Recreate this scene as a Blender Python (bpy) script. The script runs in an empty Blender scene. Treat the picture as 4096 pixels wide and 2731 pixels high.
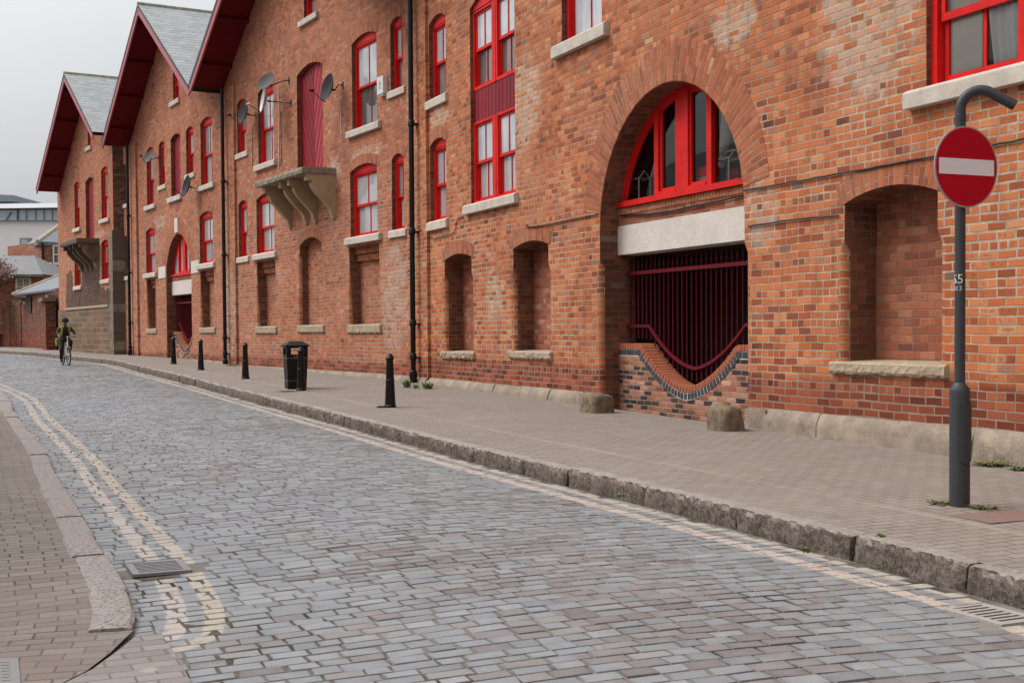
import bpy, math, random
import numpy as np
from mathutils import Vector, Matrix
from mathutils.geometry import delaunay_2d_cdt
random.seed(7)
R=math.radians; PI=math.pi
SC=bpy.context.scene; COL=SC.collection
U=random.uniform

# ---------------------------------------------------------------- camera
F=5000.; CX=2048.; CY=1365.5; PIT=R(1.5); ROL=R(0.4); HC=1.45; HOR=1322.5
SHP=HOR-CY+F*math.tan(PIT)
CM=(Matrix.Rotation(PI/2-PIT,3,'X')@Matrix.Rotation(-ROL,3,'Z'))
cd=bpy.data.cameras.new('camera'); cam=bpy.data.objects.new('camera',cd); COL.objects.link(cam)
cd.sensor_width=36; cd.lens=36*F/4096; cd.shift_y=SHP/4096; cd.clip_end=2000; cd.clip_start=.05
cam.matrix_world=Matrix.Translation((0,0,HC))@CM.to_4x4(); SC.camera=cam
def ray(x,y): return CM@Vector(((x-CX)/F,-(y-CY-SHP)/F,-1))
def atY(x,y,Y):
    d=ray(x,y); return Vector((0,0,HC))+d*(Y/d.y)
GS=.0118
def gz(Y,dz=0): return GS*min(Y,45)+.006*max(0,min(Y,80)-45)+dz

# ---------------------------------------------------------------- mesh builder
class MB:
    def __init__(s): s.v=[];s.f=[];s.uv=[];s.uv2=[];s.mi=[];s.sm=[];s.col=[]
    def add(s,vs,fs,uvs=None,mi=0,sm=False,uv2=None,col=None):
        o=len(s.v); s.v+=[tuple(v) for v in vs]
        for k,f in enumerate(fs):
            s.f.append([o+i for i in f]); s.mi.append(mi); s.sm.append(sm)
            s.uv.append([tuple(uvs[i]) for i in f] if uvs else [(vs[i][0],vs[i][1]) for i in f])
            s.uv2.append([tuple(uv2[i]) for i in f] if uv2 else None)
            s.col.append(col)
    def quad(s,p,uv=None,mi=0,sm=False): s.add(p,[list(range(len(p)))],uv,mi,sm)
REG={}; SHARP=38
def prop(o,label=None,cat=None,group=None,kind=None):
    if label: o['label']=label
    if cat: o['category']=cat
    if group: o['group']=group
    if kind: o['kind']=kind
    return o
def thing(name,label,cat,loc=(0,0,0),rz=0,group=None):
    o=bpy.data.objects.new(name,None); COL.objects.link(o); o.empty_display_size=.2
    o.location=loc; o.rotation_euler=(0,0,rz)
    REG[o.name]=Vector(loc); return prop(o,label,cat,group)
def obj(name,mb,mats,parent=None,label=None,bev=0,local=False,smooth_angle=None):
    me=bpy.data.meshes.new(name)
    off=Vector((0,0,0)) if (local or parent is None) else REG[parent.name]
    me.from_pydata([(v[0]-off.x,v[1]-off.y,v[2]-off.z) for v in mb.v],[],mb.f)
    n=len(me.loops)
    l=me.uv_layers.new(name='UVMap'); l.data.foreach_set('uv',[c for f in mb.uv for t in f for c in t])
    if any(u is not None for u in mb.uv2):
        l=me.uv_layers.new(name='UV2'); l.data.foreach_set('uv',[c for f,u in zip(mb.f,mb.uv2) for t in (u or [(0,0)]*len(f)) for c in t])
    if any(c is not None for c in mb.col):
        a=me.color_attributes.new('rnd','FLOAT_COLOR','CORNER'); a.data.foreach_set('color',[x for f,c in zip(mb.f,mb.col) for _ in f for x in ((c or (0,0,0))+(1,))])
    me.polygons.foreach_set('material_index',mb.mi); me.polygons.foreach_set('use_smooth',mb.sm)
    for m in (mats if isinstance(mats,(list,tuple)) else [mats]): me.materials.append(m)
    me.validate(); me.update()
    if any(mb.sm): me.set_sharp_from_angle(angle=R(SHARP))
    o=bpy.data.objects.new(name,me); COL.objects.link(o)
    if parent: o.parent=parent; REG[o.name]=off
    else: REG[o.name]=Vector((0,0,0))
    if label: o['label']=label
    if bev:
        m=o.modifiers.new('b','BEVEL'); m.width=bev; m.segments=2; m.limit_method='ANGLE'
    return o
def box(mb,c,d,rot=0,mi=0):
    cx,cy,cz=c; hx,hy,hz=d[0]/2,d[1]/2,d[2]/2; cr,sr=math.cos(rot),math.sin(rot)
    P=[]
    for z in (-hz,hz):
        for x,y in ((-hx,-hy),(hx,-hy),(hx,hy),(-hx,hy)): P.append((cx+x*cr-y*sr,cy+x*sr+y*cr,cz+z))
    for f in ((0,3,2,1),(4,5,6,7),(0,1,5,4),(1,2,6,5),(2,3,7,6),(3,0,4,7)):
        q=[P[i] for i in f]
        mb.add(q,[[0,1,2,3]],[(p[0]+p[1],p[2]) for p in q],mi)
def frame(d):
    d=Vector(d).normalized(); a=Vector((0,0,1)) if abs(d.z)<.95 else Vector((1,0,0))
    x=d.cross(a).normalized(); return x,x.cross(d).normalized()
def tube(mb,pts,r,n=8,mi=0,cap=True):
    pts=[Vector(p) for p in pts]; rs=r if isinstance(r,(list,tuple)) else [r]*len(pts)
    vs=[]; x=None
    for i,p in enumerate(pts):
        d=(pts[min(i+1,len(pts)-1)]-pts[max(i-1,0)]).normalized()
        if x is None: x,y=frame(d)
        else:
            x=(x-d*x.dot(d)).normalized(); y=x.cross(d)
        for k in range(n):
            a=2*PI*k/n; vs.append(p+(x*math.cos(a)+y*math.sin(a))*rs[i])
    fs=[]
    for i in range(len(pts)-1):
        for k in range(n):
            k2=(k+1)%n; fs.append([i*n+k,i*n+k2,(i+1)*n+k2,(i+1)*n+k])
    mb.add(vs,fs,None,mi,True)
    if cap:
        mb.add(vs[:n],[list(range(n))],None,mi); mb.add(vs[-n:],[list(range(n))[::-1]],None,mi)
def lathe(mb,c,prof,n=24,mi=0,axis=None):
    c=Vector(c); vs=[]
    if axis is None: X,Y,A=Vector((1,0,0)),Vector((0,1,0)),Vector((0,0,1))
    else: A=Vector(axis).normalized(); X,Y=frame(A)
    for r,z in prof:
        for k in range(n):
            a=2*PI*k/n; vs.append(c+X*(r*math.cos(a))+Y*(r*math.sin(a))+A*z)
    fs=[]
    for i in range(len(prof)-1):
        for k in range(n):
            k2=(k+1)%n; fs.append([i*n+k,i*n+k2,(i+1)*n+k2,(i+1)*n+k])
    mb.add(vs,fs,None,mi,True)
def catmull(P,step):
    P=[Vector(p) for p in P]; P=[P[0]*2-P[1]]+P+[P[-1]*2-P[-2]]; out=[]
    for i in range(1,len(P)-2):
        a,b,c,d=P[i-1:i+3]; n=max(2,int((c-b).length/step))
        for k in range(n):
            t=k/n; out.append(.5*((2*b)+(c-a)*t+(2*a-5*b+4*c-d)*t*t+(3*b-a-3*c+d)*t**3))
    out.append(P[-2]); return out
class Wall:
    def __init__(s,o,ang):
        a=R(ang); s.a=a; s.d=Vector((math.sin(a),-math.cos(a),0)); s.n=Vector((-math.cos(a),-math.sin(a),0)); s.o=Vector((o[0],o[1],0))
    def p(s,S,z,off=0): return s.o+s.d*S+s.n*off+Vector((0,0,z))
    def at(s,x,y,off=0):
        D=ray(x,y); C=Vector((0,0,HC)); o=s.o+s.n*off; t=(o-C).dot(s.n)/D.dot(s.n); P=C+D*t
        return (P-s.o).dot(s.d),P.z
def bw(mb,W,s0,s1,z0,z1,a,b,mi=0,faces='fblrtd'):
    p=W.p; a,b=max(a,b),min(a,b)
    if 'f' in faces: mb.quad([p(s0,z0,a),p(s1,z0,a),p(s1,z1,a),p(s0,z1,a)],[(s0,z0),(s1,z0),(s1,z1),(s0,z1)],mi)
    if 'b' in faces: mb.quad([p(s1,z0,b),p(s0,z0,b),p(s0,z1,b),p(s1,z1,b)],[(s1,z0),(s0,z0),(s0,z1),(s1,z1)],mi)
    if 'r' in faces: mb.quad([p(s1,z0,a),p(s1,z0,b),p(s1,z1,b),p(s1,z1,a)],[(s1,z0),(s1+a-b,z0),(s1+a-b,z1),(s1,z1)],mi)
    if 'l' in faces: mb.quad([p(s0,z0,b),p(s0,z0,a),p(s0,z1,a),p(s0,z1,b)],[(s0-a+b,z0),(s0,z0),(s0,z1),(s0-a+b,z1)],mi)
    if 't' in faces: mb.quad([p(s0,z1,a),p(s1,z1,a),p(s1,z1,b),p(s0,z1,b)],[(s0,z1),(s1,z1),(s1,z1+a-b),(s0,z1+a-b)],mi)
    if 'd' in faces: mb.quad([p(s0,z0,b),p(s1,z0,b),p(s1,z0,a),p(s0,z0,a)],[(s0,z0-a+b),(s1,z0-a+b),(s1,z0),(s0,z0)],mi)
def arcpts(s0,s1,zs,rise,n=10):
    # points of a segmental arch from right spring to left spring, ends excluded
    w=(s1-s0)/2; rad=(w*w+rise*rise)/(2*rise); cz=zs+rise-rad; c=(s0+s1)/2; a=math.asin(min(1,w/rad))
    return [(c+rad*math.sin(a-2*a*k/n),cz+rad*math.cos(a-2*a*k/n)) for k in range(1,n)],(c,cz,rad,a)
def archhole(s0,s1,z0,zs,rise,wid=0,zc=None,n=10):
    """outline, bullnose weights"""
    A,_=arcpts(s0,s1,zs,rise,n)
    if wid: P=[(s0-wid,z0),(s1+wid,z0),(s1+wid,zc-.14),(s1,zc)]; w=[1,1,1,0]; Q=[(s0,zc),(s0-wid,zc-.14)]; wq=[0,1]
    else: P=[(s0,z0),(s1,z0)]; w=[0,0]; Q=[];wq=[]
    P+= [(s1,zs)]+A+[(s0,zs)]+Q; w+=[0]+[0]*len(A)+[0]+wq
    return P,w
def inside(p,poly):
    x,y=p; c=False; j=len(poly)-1
    for i in range(len(poly)):
        a,b=poly[i],poly[j]
        if (a[1]>y)!=(b[1]>y) and x<(b[0]-a[0])*(y-a[1])/(b[1]-a[1])+a[0]: c=not c
        j=i
    return c
def poly_fill(outer,holes):
    vs=[Vector(p) for p in outer]; ed=[(i,(i+1)%len(outer)) for i in range(len(outer))]
    for h in holes:
        o=len(vs); vs+=[Vector(p) for p in h]; ed+=[(o+i,o+(i+1)%len(h)) for i in range(len(h))]
    V,_,Fc,_,_,_=delaunay_2d_cdt(vs,ed,[],0,1e-5)
    out=[]
    for f in Fc:
        c=(sum(V[i].x for i in f)/len(f),sum(V[i].y for i in f)/len(f))
        if inside(c,outer) and not any(inside(c,h) for h in holes): out.append(list(f))
    return V,out
def wallmesh(mb,W,outer,holes,off=0,rn=.09,mi=0,rmi=4):
    """holes: dict(poly,w,depth)"""
    H=[]
    for h in holes:
        P=h['poly']; w=h.get('w') or [0]*len(P); n=len(P); E=[]
        cs=sum(p[0] for p in P)/n
        for i,p in enumerate(P): E.append((p[0]+(rn*w[i] if p[0]>cs else -rn*w[i]),p[1]))
        H.append(E); h['E']=E
    V,Fc=poly_fill(outer,H)
    for f in Fc:
        q=[V[i] for i in f]
        n=(q[1]-q[0]).cross(q[2]-q[0]) if False else (q[1].x-q[0].x)*(q[2].y-q[0].y)-(q[1].y-q[0].y)*(q[2].x-q[0].x)
        if n<0: q=q[::-1]
        mb.quad([W.p(v.x,v.y,off) for v in q],[(v.x,v.y) for v in q],mi)
    for h in holes:
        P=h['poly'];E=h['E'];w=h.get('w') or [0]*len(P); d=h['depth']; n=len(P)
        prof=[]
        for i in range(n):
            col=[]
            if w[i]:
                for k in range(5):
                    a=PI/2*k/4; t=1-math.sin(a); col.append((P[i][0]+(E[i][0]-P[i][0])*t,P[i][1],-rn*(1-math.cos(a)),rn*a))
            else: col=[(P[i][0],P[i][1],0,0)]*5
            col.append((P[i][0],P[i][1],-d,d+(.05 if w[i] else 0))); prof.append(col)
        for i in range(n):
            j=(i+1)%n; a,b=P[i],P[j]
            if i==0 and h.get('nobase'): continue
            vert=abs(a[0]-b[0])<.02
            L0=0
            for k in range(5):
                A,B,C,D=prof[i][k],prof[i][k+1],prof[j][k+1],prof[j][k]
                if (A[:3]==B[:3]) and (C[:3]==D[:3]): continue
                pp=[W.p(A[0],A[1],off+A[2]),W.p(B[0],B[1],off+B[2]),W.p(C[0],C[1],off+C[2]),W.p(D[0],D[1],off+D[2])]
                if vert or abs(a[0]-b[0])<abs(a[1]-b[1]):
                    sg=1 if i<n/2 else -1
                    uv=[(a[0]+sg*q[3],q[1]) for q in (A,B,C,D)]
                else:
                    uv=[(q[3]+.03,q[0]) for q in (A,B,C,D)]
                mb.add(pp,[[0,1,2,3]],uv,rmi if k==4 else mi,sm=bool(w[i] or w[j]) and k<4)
def ring(mb,W,c,cz,r0,r1,a0,a1,off,mi=0,n=24):
    """brick arch ring with radial bricks; angles from vertical"""
    for k in range(n):
        A=a0+(a1-a0)*k/n; B=a0+(a1-a0)*(k+1)/n
        def q(r,a,o): return W.p(c+r*math.sin(a),cz+r*math.cos(a),o)
        rm=r0
        mb.quad([q(r0,A,off),q(r1,A,off),q(r1,B,off),q(r0,B,off)][::-1],[(0+.0,A*rm),(r1-r0,A*rm),(r1-r0,B*rm),(0,B*rm)][::-1],mi)
        mb.quad([q(r1,A,off),q(r1,A,-.02),q(r1,B,-.02),q(r1,B,off)],None,mi); mb.quad([q(r0,A,off),q(r0,B,off),q(r0,B,-.01),q(r0,A,-.01)],None,mi)
    for A in (a0,a1):
        mb.quad([W.p(c+r0*math.sin(A),cz+r0*math.cos(A),off),W.p(c+r1*math.sin(A),cz+r1*math.cos(A),off),W.p(c+r1*math.sin(A),cz+r1*math.cos(A),-.01),W.p(c+r0*math.sin(A),cz+r0*math.cos(A),-.01)],None,mi)

# ---------------------------------------------------------------- node helper
class NT:
    def __init__(s,name):
        s.m=bpy.data.materials.new(name); s.m.use_nodes=True; s.t=s.m.node_tree; s.t.nodes.clear()
        s.out=s.n('ShaderNodeOutputMaterial'); s.b=s.n('ShaderNodeBsdfPrincipled'); s.l(s.b.outputs[0],s.out.inputs[0])
    def n(s,t,**k):
        x=s.t.nodes.new(t)
        for a,b in k.items(): setattr(x,a,b)
        return x
    def l(s,a,b): s.t.links.new(a,b)
    def put(s,sock,v):
        if v is None: return
        if isinstance(v,bpy.types.NodeSocket): s.l(v,sock)
        else:
            if sock.type=='RGBA' and len(v)==3: v=tuple(v)+(1,)
            sock.default_value=v
    def m_(s,op,a,b=None,c=None,clamp=False):
        x=s.n('ShaderNodeMath',operation=op); x.use_clamp=clamp
        for i,v in enumerate((a,b,c)): s.put(x.inputs[i],v)
        return x.outputs[0]
    def mix(s,f,a,b,bt='MIX'):
        x=s.n('ShaderNodeMix',data_type='RGBA',blend_type=bt); s.put(x.inputs[0],f); s.put(x.inputs[6],a); s.put(x.inputs[7],b); return x.outputs[2]
    def mr(s,v,a,b,c=0,d=1,smooth=True):
        x=s.n('ShaderNodeMapRange'); x.interpolation_type='SMOOTHSTEP' if smooth else 'LINEAR'
        for i,q in enumerate((v,a,b,c,d)): s.put(x.inputs[i],q)
        return x.outputs[0]
    def noise(s,vec,sc,det=3,rough=.55,dim='3D',col=False):
        x=s.n('ShaderNodeTexNoise'); x.noise_dimensions=dim
        if vec is not None: s.l(vec,x.inputs['Vector'])
        x.inputs['Scale'].default_value=sc; x.inputs['Detail'].default_value=det; x.inputs['Roughness'].default_value=rough
        return x.outputs['Color' if col else 'Fac']
    def vor(s,vec,sc,feat='F1',out='Distance'):
        x=s.n('ShaderNodeTexVoronoi',feature=feat); s.l(vec,x.inputs['Vector']); x.inputs['Scale'].default_value=sc; return x.outputs[out]
    def white(s,vec):
        x=s.n('ShaderNodeTexWhiteNoise'); x.noise_dimensions='3D'; s.l(vec,x.inputs['Vector']); return x.outputs['Value'],x.outputs['Color']
    def comb(s,x,y,z=0):
        c=s.n('ShaderNodeCombineXYZ'); s.put(c.inputs[0],x); s.put(c.inputs[1],y); s.put(c.inputs[2],z); return c.outputs[0]
    def uv(s,name='UVMap'):
        u=s.n('ShaderNodeUVMap'); u.uv_map=name; x=s.n('ShaderNodeSeparateXYZ'); s.l(u.outputs[0],x.inputs[0]); return u.outputs[0],x.outputs[0],x.outputs[1]
    def oc(s): return s.n('ShaderNodeTexCoord').outputs['Object']
    def ramp(s,f,stops,const=False):
        x=s.n('ShaderNodeValToRGB'); e=x.color_ramp.elements
        while len(e)<len(stops): e.new(.5)
        for i,(p,c) in enumerate(stops): e[i].position=p; e[i].color=tuple(c)+(1,)
        if const: x.color_ramp.interpolation='CONSTANT'
        s.l(f,x.inputs[0]); return x.outputs[0]
    def bump(s,h,st=.5,d=.01):
        x=s.n('ShaderNodeBump'); x.inputs['Strength'].default_value=st; x.inputs['Distance'].default_value=d; s.l(h,x.inputs['Height']); s.l(x.outputs[0],s.b.inputs['Normal'])
    def set(s,col=None,rough=None,spec=None,metal=None):
        s.put(s.b.inputs['Base Color'],col); s.put(s.b.inputs['Roughness'],rough); s.put(s.b.inputs['Specular IOR Level'],spec); s.put(s.b.inputs['Metallic'],metal); return s.m
def simple(name,col,rough=.5,nsc=8,namt=.15,bump=.15,bd=.003,metal=0,spec=.5):
    t=NT(name); v=t.oc(); n=t.noise(v,nsc,5); n2=t.noise(v,nsc*7,3)
    f=t.m_('ADD',t.m_('MULTIPLY',n,2*namt),1-namt); f=t.m_('ADD',f,t.m_('MULTIPLY',t.m_('SUBTRACT',n2,.5),namt))
    c=t.mix(1,col,t.comb(f,f,f),'MULTIPLY')
    t.set(c,t.m_('ADD',t.m_('MULTIPLY',n2,.2),rough-.1),spec,metal)
    if bump: t.bump(n2,bump,bd)
    return t.m
def lin(r,g,b): return tuple(((c/255)/12.92 if c/255<=.04045 else (((c/255)+.055)/1.055)**2.4) for c in (r,g,b))

def brick_mat(name,C=.0917,L=.243,cols=None,mortar=(.53,.41,.30),mw=.0076,dark_below=None,seed=0,tint=None,bond=4,salts=(),upper=None,pale=.5,bumps=.9,gray=.5):
    t=NT(name); uv,u0,v0=t.uv()
    w=t.noise(uv,1.3,2); w2=t.noise(uv,14,3,.6)
    v=t.m_('ADD',v0,t.m_('MULTIPLY',t.m_('SUBTRACT',w,.5),.035)); v=t.m_('ADD',v,t.m_('MULTIPLY',t.m_('SUBTRACT',w2,.5),.006))
    u=t.m_('ADD',u0,t.m_('MULTIPLY',t.m_('SUBTRACT',t.noise(t.comb(u0,v0,5),17,3,.6),.5),.012))
    rv=t.m_('DIVIDE',v,C); row=t.m_('FLOOR',rv); fv=t.m_('SUBTRACT',rv,row)
    hd=t.m_('LESS_THAN',t.m_('FLOORED_MODULO',t.m_('ADD',row,.5),bond),1)
    Lr=t.m_('MULTIPLY',L,t.m_('SUBTRACT',1,t.m_('MULTIPLY',hd,.5)))
    jit,_=t.white(t.comb(row,3.3+seed,0))
    ou=t.m_('ADD',t.m_('MULTIPLY',t.m_('FLOORED_MODULO',row,2),L*.5),t.m_('MULTIPLY',jit,.035))
    cu=t.m_('DIVIDE',t.m_('ADD',u,ou),Lr); cell=t.m_('FLOOR',cu); fu=t.m_('SUBTRACT',cu,cell)
    # a few stretchers are snapped into two headers
    du=t.m_('MULTIPLY',t.m_('MINIMUM',fu,t.m_('SUBTRACT',1,fu)),Lr); dv=t.m_('MULTIPLY',t.m_('MINIMUM',fv,t.m_('SUBTRACT',1,fv)),C)
    # rounded corners: combine
    d=t.m_('MINIMUM',du,dv)
    big=t.noise(uv,.55,3); chunk=t.noise(uv,38,4,.65)
    wth=t.m_('ADD',mw*.6,t.m_('MULTIPLY',t.mr(big,.35,.7),mw*.8)); wth=t.m_('ADD',wth,t.m_('MULTIPLY',t.m_('SUBTRACT',chunk,.5),.011))
    sm_=None
    for (su,sv,ru,rv_) in salts:
        q=t.m_('ADD',t.m_('POWER',t.m_('DIVIDE',t.m_('SUBTRACT',u0,su),ru),2),t.m_('POWER',t.m_('DIVIDE',t.m_('SUBTRACT',v0,sv),rv_),2)); q=t.mr(t.m_('ADD',q,t.m_('MULTIPLY',t.m_('SUBTRACT',t.noise(uv,2.5,5,.7),.5),2.6)),.4,1.3,1,0); sm_=q if sm_ is None else t.m_('MAXIMUM',sm_,q)
    sme=t.mr(t.noise(t.comb(u0,v0,9),.9,4,.65),.63,.74,0,.016*pale)
    if sm_ is not None: sme=t.m_('ADD',sme,t.m_('MULTIPLY',sm_,.005)); wth=t.m_('ADD',wth,sme)
    k=t.mr(d,wth,t.m_('ADD',wth,.005))
    idv=t.comb(cell,row,seed+.5); r1,rc=t.white(idv); r2,_=t.white(t.comb(cell,row,seed+7.5)); 
    cols=cols or [(0,(.11,.036,.026)),(.05,(.21,.052,.023)),(.18,(.32,.079,.027)),(.4,(.46,.128,.043)),(.68,(.53,.165,.06)),(.88,(.58,.22,.092)),(.98,(.55,.28,.14))]
    rp_=t.m_('ADD',t.m_('MULTIPLY',r1,.80),t.m_('MULTIPLY',t.mr(t.noise(t.comb(u0,v0,77),.9,3,.6),.3,.7,-.25,1,False),.28)); bc=t.ramp(rp_,cols)
    # each brick carries its own mottling: darker fired heart, speckles
    hrt=t.m_('MULTIPLY',t.m_('MULTIPLY',t.mr(d,.008,.04),t.m_('GREATER_THAN',r2,.55)),t.mr(t.noise(uv,22,3),.4,.65))
    bc=t.mix(t.m_('MULTIPLY',hrt,.55),bc,(.16,.05,.035))
    sp=t.noise(uv,110,4,.7); f=t.m_('ADD',.72,t.m_('MULTIPLY',sp,.56)); bc=t.mix(1,bc,t.comb(f,f,f),'MULTIPLY')
    gr=t.m_('MULTIPLY',t.m_('GREATER_THAN',r2,.975),gray); bc=t.mix(gr,bc,(.22,.17,.14))
    # large weathering
    wl=t.mr(t.noise(uv,.35,4,.6),.42,.72); bc=t.mix(t.m_('MULTIPLY',wl,.22),bc,(.46,.20,.11))
    wd=t.mr(t.noise(t.comb(u0,v0,21),.8,5,.65),.5,.78); bc=t.mix(t.m_('MULTIPLY',wd,.55),bc,(.17,.06,.04))
    fl=t.mr(t.noise(t.comb(u0,v0,31),1.1,6,.7),.6,.78); bc=t.mix(t.m_('MULTIPLY',fl,.5*pale),bc,(.52,.38,.29))
    if sm_ is not None: bc=t.mix(t.m_('MULTIPLY',t.m_('MULTIPLY',sm_,t.mr(r2,.1,.8)),.6),bc,(.54,.40,.30))
    mc=t.mix(t.mr(t.noise(uv,5,4),.3,.7),mortar,tuple(x*.62 for x in mortar))
    mdk=t.mr(t.noise(t.comb(u0,v0,11),.7,3,.6),.45,.62); mdk=t.m_('MULTIPLY',mdk,.5)
    if upper: mdk=t.m_('MAXIMUM',mdk,t.mr(t.m_('ADD',v0,t.m_('MULTIPLY',t.noise(uv,.5,3),2.4)),upper,upper+1.2,0,.75))
    if sm_ is not None: mdk=t.m_('MULTIPLY',mdk,t.m_('SUBTRACT',1,sm_))
    mc=t.mix(mdk,mc,(.25,.13,.08))
    stk=t.mr(t.noise(t.comb(t.m_('MULTIPLY',u0,2.6),t.m_('MULTIPLY',v0,.33),41),1.6,5,.7),.54,.74); bc=t.mix(t.m_('MULTIPLY',stk,.42),bc,(.15,.06,.04)); mc=t.mix(t.m_('MULTIPLY',stk,.5),mc,(.16,.10,.07))
    if dark_below is not None:
        z=t.m_('ADD',v0,t.m_('MULTIPLY',t.m_('SUBTRACT',t.noise(uv,.6,3),.5),.25))
        dk=t.mr(z,dark_below-.06,dark_below+.1,1,0)
        bc=t.mix(t.m_('MULTIPLY',dk,.82),bc,t.ramp(r1,[(0,(.09,.018,.012)),(.5,(.20,.038,.02)),(1,(.33,.085,.04))])); mc=t.mix(t.m_('MULTIPLY',dk,.55),mc,(.20,.11,.08))
    if tint: bc=t.mix(.999,bc,tint,'MULTIPLY')
    c=t.mix(k,mc,bc)
    h=t.m_('ADD',t.m_('ADD',t.m_('MULTIPLY',k,.7),t.m_('MULTIPLY',sp,.22)),t.m_('MULTIPLY',r2,.25))
    t.set(c,.88,.25); t.bump(h,bumps,.012); return t.m

BRICK=brick_mat('brick_orange',dark_below=.86,upper=4.9,salts=((6.0,5.5,.7,.9),(15.2,4.9,.9,1.0),(13.2,2.9,.35,.5),(4.6,2.1,.4,.6),(1.7,5.9,.6,.25),(12.6,5.4,.5,.3)))
BRICK2=brick_mat('brick_weathered',seed=3,upper=5.6,salts=((-1.0,2.2,.9,1.3),(-2.6,5.6,.9,.35),(-13.3,2.0,.6,1.6),(-4.6,5.5,.5,.4),(-22,5.6,1,.3)),mortar=(.46,.36,.29),mw=.0055,
   cols=[(0,(.15,.055,.036)),(.04,(.25,.082,.042)),(.2,(.36,.113,.054)),(.5,(.44,.148,.07)),(.75,(.49,.178,.088)),(.92,(.48,.22,.12)),(1,(.50,.28,.17))],dark_below=.7)
BRICKR=brick_mat('brick_arch',C=.075,L=.243,seed=5,bond=200,mortar=(.40,.27,.19),mw=.0045,pale=.3,
   cols=[(0,(.22,.06,.03)),(.25,(.35,.095,.04)),(.7,(.44,.135,.055)),(.93,(.50,.19,.09)),(1,(.54,.28,.16))],gray=0)
BRICKP=brick_mat('brick_panel',seed=8,bond=7,mortar=(.33,.21,.15),mw=.004,
   cols=[(0,(.11,.045,.038)),(.15,(.21,.06,.034)),(.5,(.32,.092,.046)),(.8,(.40,.135,.07)),(1,(.47,.22,.14))])
BRICKG=brick_mat('brick_garden',C=.075,L=.225,seed=12,bond=200,mortar=(.42,.30,.22),mw=.006,pale=.6,
   cols=[(0,(.022,.024,.027)),(.3,(.03,.03,.034)),(.33,(.16,.07,.05)),(.5,(.33,.12,.07)),(.8,(.45,.20,.12)),(1,(.55,.32,.24))],gray=0)
BRICKO=brick_mat('brick_old_red',seed=15,mortar=(.17,.11,.08),mw=.004,
   cols=[(0,(.03,.016,.012)),(.3,(.085,.03,.02)),(.7,(.155,.048,.028)),(1,(.24,.09,.055))],dark_below=1.6)
BRICKH=brick_mat('brick_house',seed=18,mortar=(.33,.2,.14),mw=.004,
   cols=[(0,(.18,.065,.045)),(.4,(.32,.115,.07)),(.8,(.42,.17,.11)),(1,(.5,.26,.19))])
STONEW=brick_mat('rubble_stone',C=.245,L=.62,seed=22,bond=200,mortar=(.34,.25,.16),mw=.013,
   cols=[(0,(.085,.06,.04)),(.4,(.125,.09,.058)),(.8,(.165,.12,.08)),(1,(.20,.15,.10))],gray=0,bumps=1,pale=.3)
def stone_mat(name,c0,c1,sc=6,rough=.85,bump=.5,dark=.3,dcol=(.08,.07,.055)):
    t=NT(name); v=t.oc(); a=t.noise(v,sc,6,.65); b=t.noise(v,sc*9,4,.7); c=t.mix(t.mr(a,.3,.7),c0,c1)
    f=t.m_('ADD',.75,t.m_('MULTIPLY',b,.5)); c=t.mix(1,c,t.comb(f,f,f),'MULTIPLY')
    st=t.mr(t.noise(v,sc*.45,6,.75),.55,.72); c=t.mix(t.m_('MULTIPLY',st,dark),c,dcol)
    t.set(c,rough,.3); t.bump(t.m_('ADD',t.m_('MULTIPLY',b,.6),a),bump,.012); return t.m
SILL=stone_mat('sill_stone',(.58,.51,.44),(.45,.40,.34),4,dark=.12)
SANDST=stone_mat('sandstone',(.44,.35,.25),(.32,.25,.17),5,dark=.35,dcol=(.12,.10,.08))
PLINTH=stone_mat('plinth_stone',(.36,.285,.22),(.23,.185,.145),3.5,bump=1,dark=.75,dcol=(.10,.085,.07))
BUFF=stone_mat('bracket_stone',(.42,.31,.18),(.34,.25,.15),3,dark=.2,bump=.25)
CONC=stone_mat('lintel_concrete',(.64,.575,.52),(.56,.505,.455),2,dark=.08,bump=.15)
BOULD=stone_mat('boulder_stone',(.27,.195,.13),(.12,.088,.06),9,dark=.6,bump=1)
SLABM=stone_mat('weathered_slab',(.32,.28,.22),(.16,.135,.10),6,dark=.5,bump=.6)
REDP=simple('red_paint',(.64,.014,.012),.55,3,.08,.08,.002,0,.12)
t=NT('red_gloss_paint'); oc=t.oc(); n=t.noise(oc,2.2,4,.6); n2=t.noise(oc,26,5,.75); n3=t.noise(oc,7,4,.7)
c=t.mix(t.mr(n,.35,.7),(.66,.016,.013),(.50,.014,.013)); c=t.mix(t.mr(n3,.55,.75,0,.35),c,(.58,.07,.055)); c=t.mix(t.m_('MULTIPLY',t.mr(n2,.66,.70),t.mr(n3,.45,.6)),c,(.30,.20,.15)); t.set(c,t.mr(n3,.3,.7,.42,.65),.14); t.bump(n2,.2,.003); REDP=t.m
DRED=simple('crimson_paint',(.30,.016,.024),.55,3,.08,.08,.002,0,.15)
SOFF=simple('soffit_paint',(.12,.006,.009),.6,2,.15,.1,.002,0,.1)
VERG=simple('verge_paint',(.36,.08,.10),.5,4,.1)
GRILLM=simple('maroon_metal',(.125,.009,.016),.55,9,.15,.1,.001,0,.12)
BLACKM=simple('black_iron',(.006,.006,.006),.42,14,.3,.12,.001,0,.3)
BLACKP=simple('black_plastic',(.007,.007,.007),.5,20,.25,.1,.001,0,.25)
POLEM=simple('grey_pole_paint',(.046,.048,.052),.48,30,.12,.08,.001,0,.3)
DISHG=simple('grey_dish_mesh',(.05,.05,.053),.7,40,.3,.1,.001,0,.08)
DISHW=simple('pale_dish',(.52,.54,.58),.45,30,.06)
DISHM=simple('mid_dish',(.13,.125,.125),.7,30,.15,.1,.001,0,.08)
WHITEP=simple('white_plastic',(.62,.61,.58),.45,6,.06)
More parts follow.
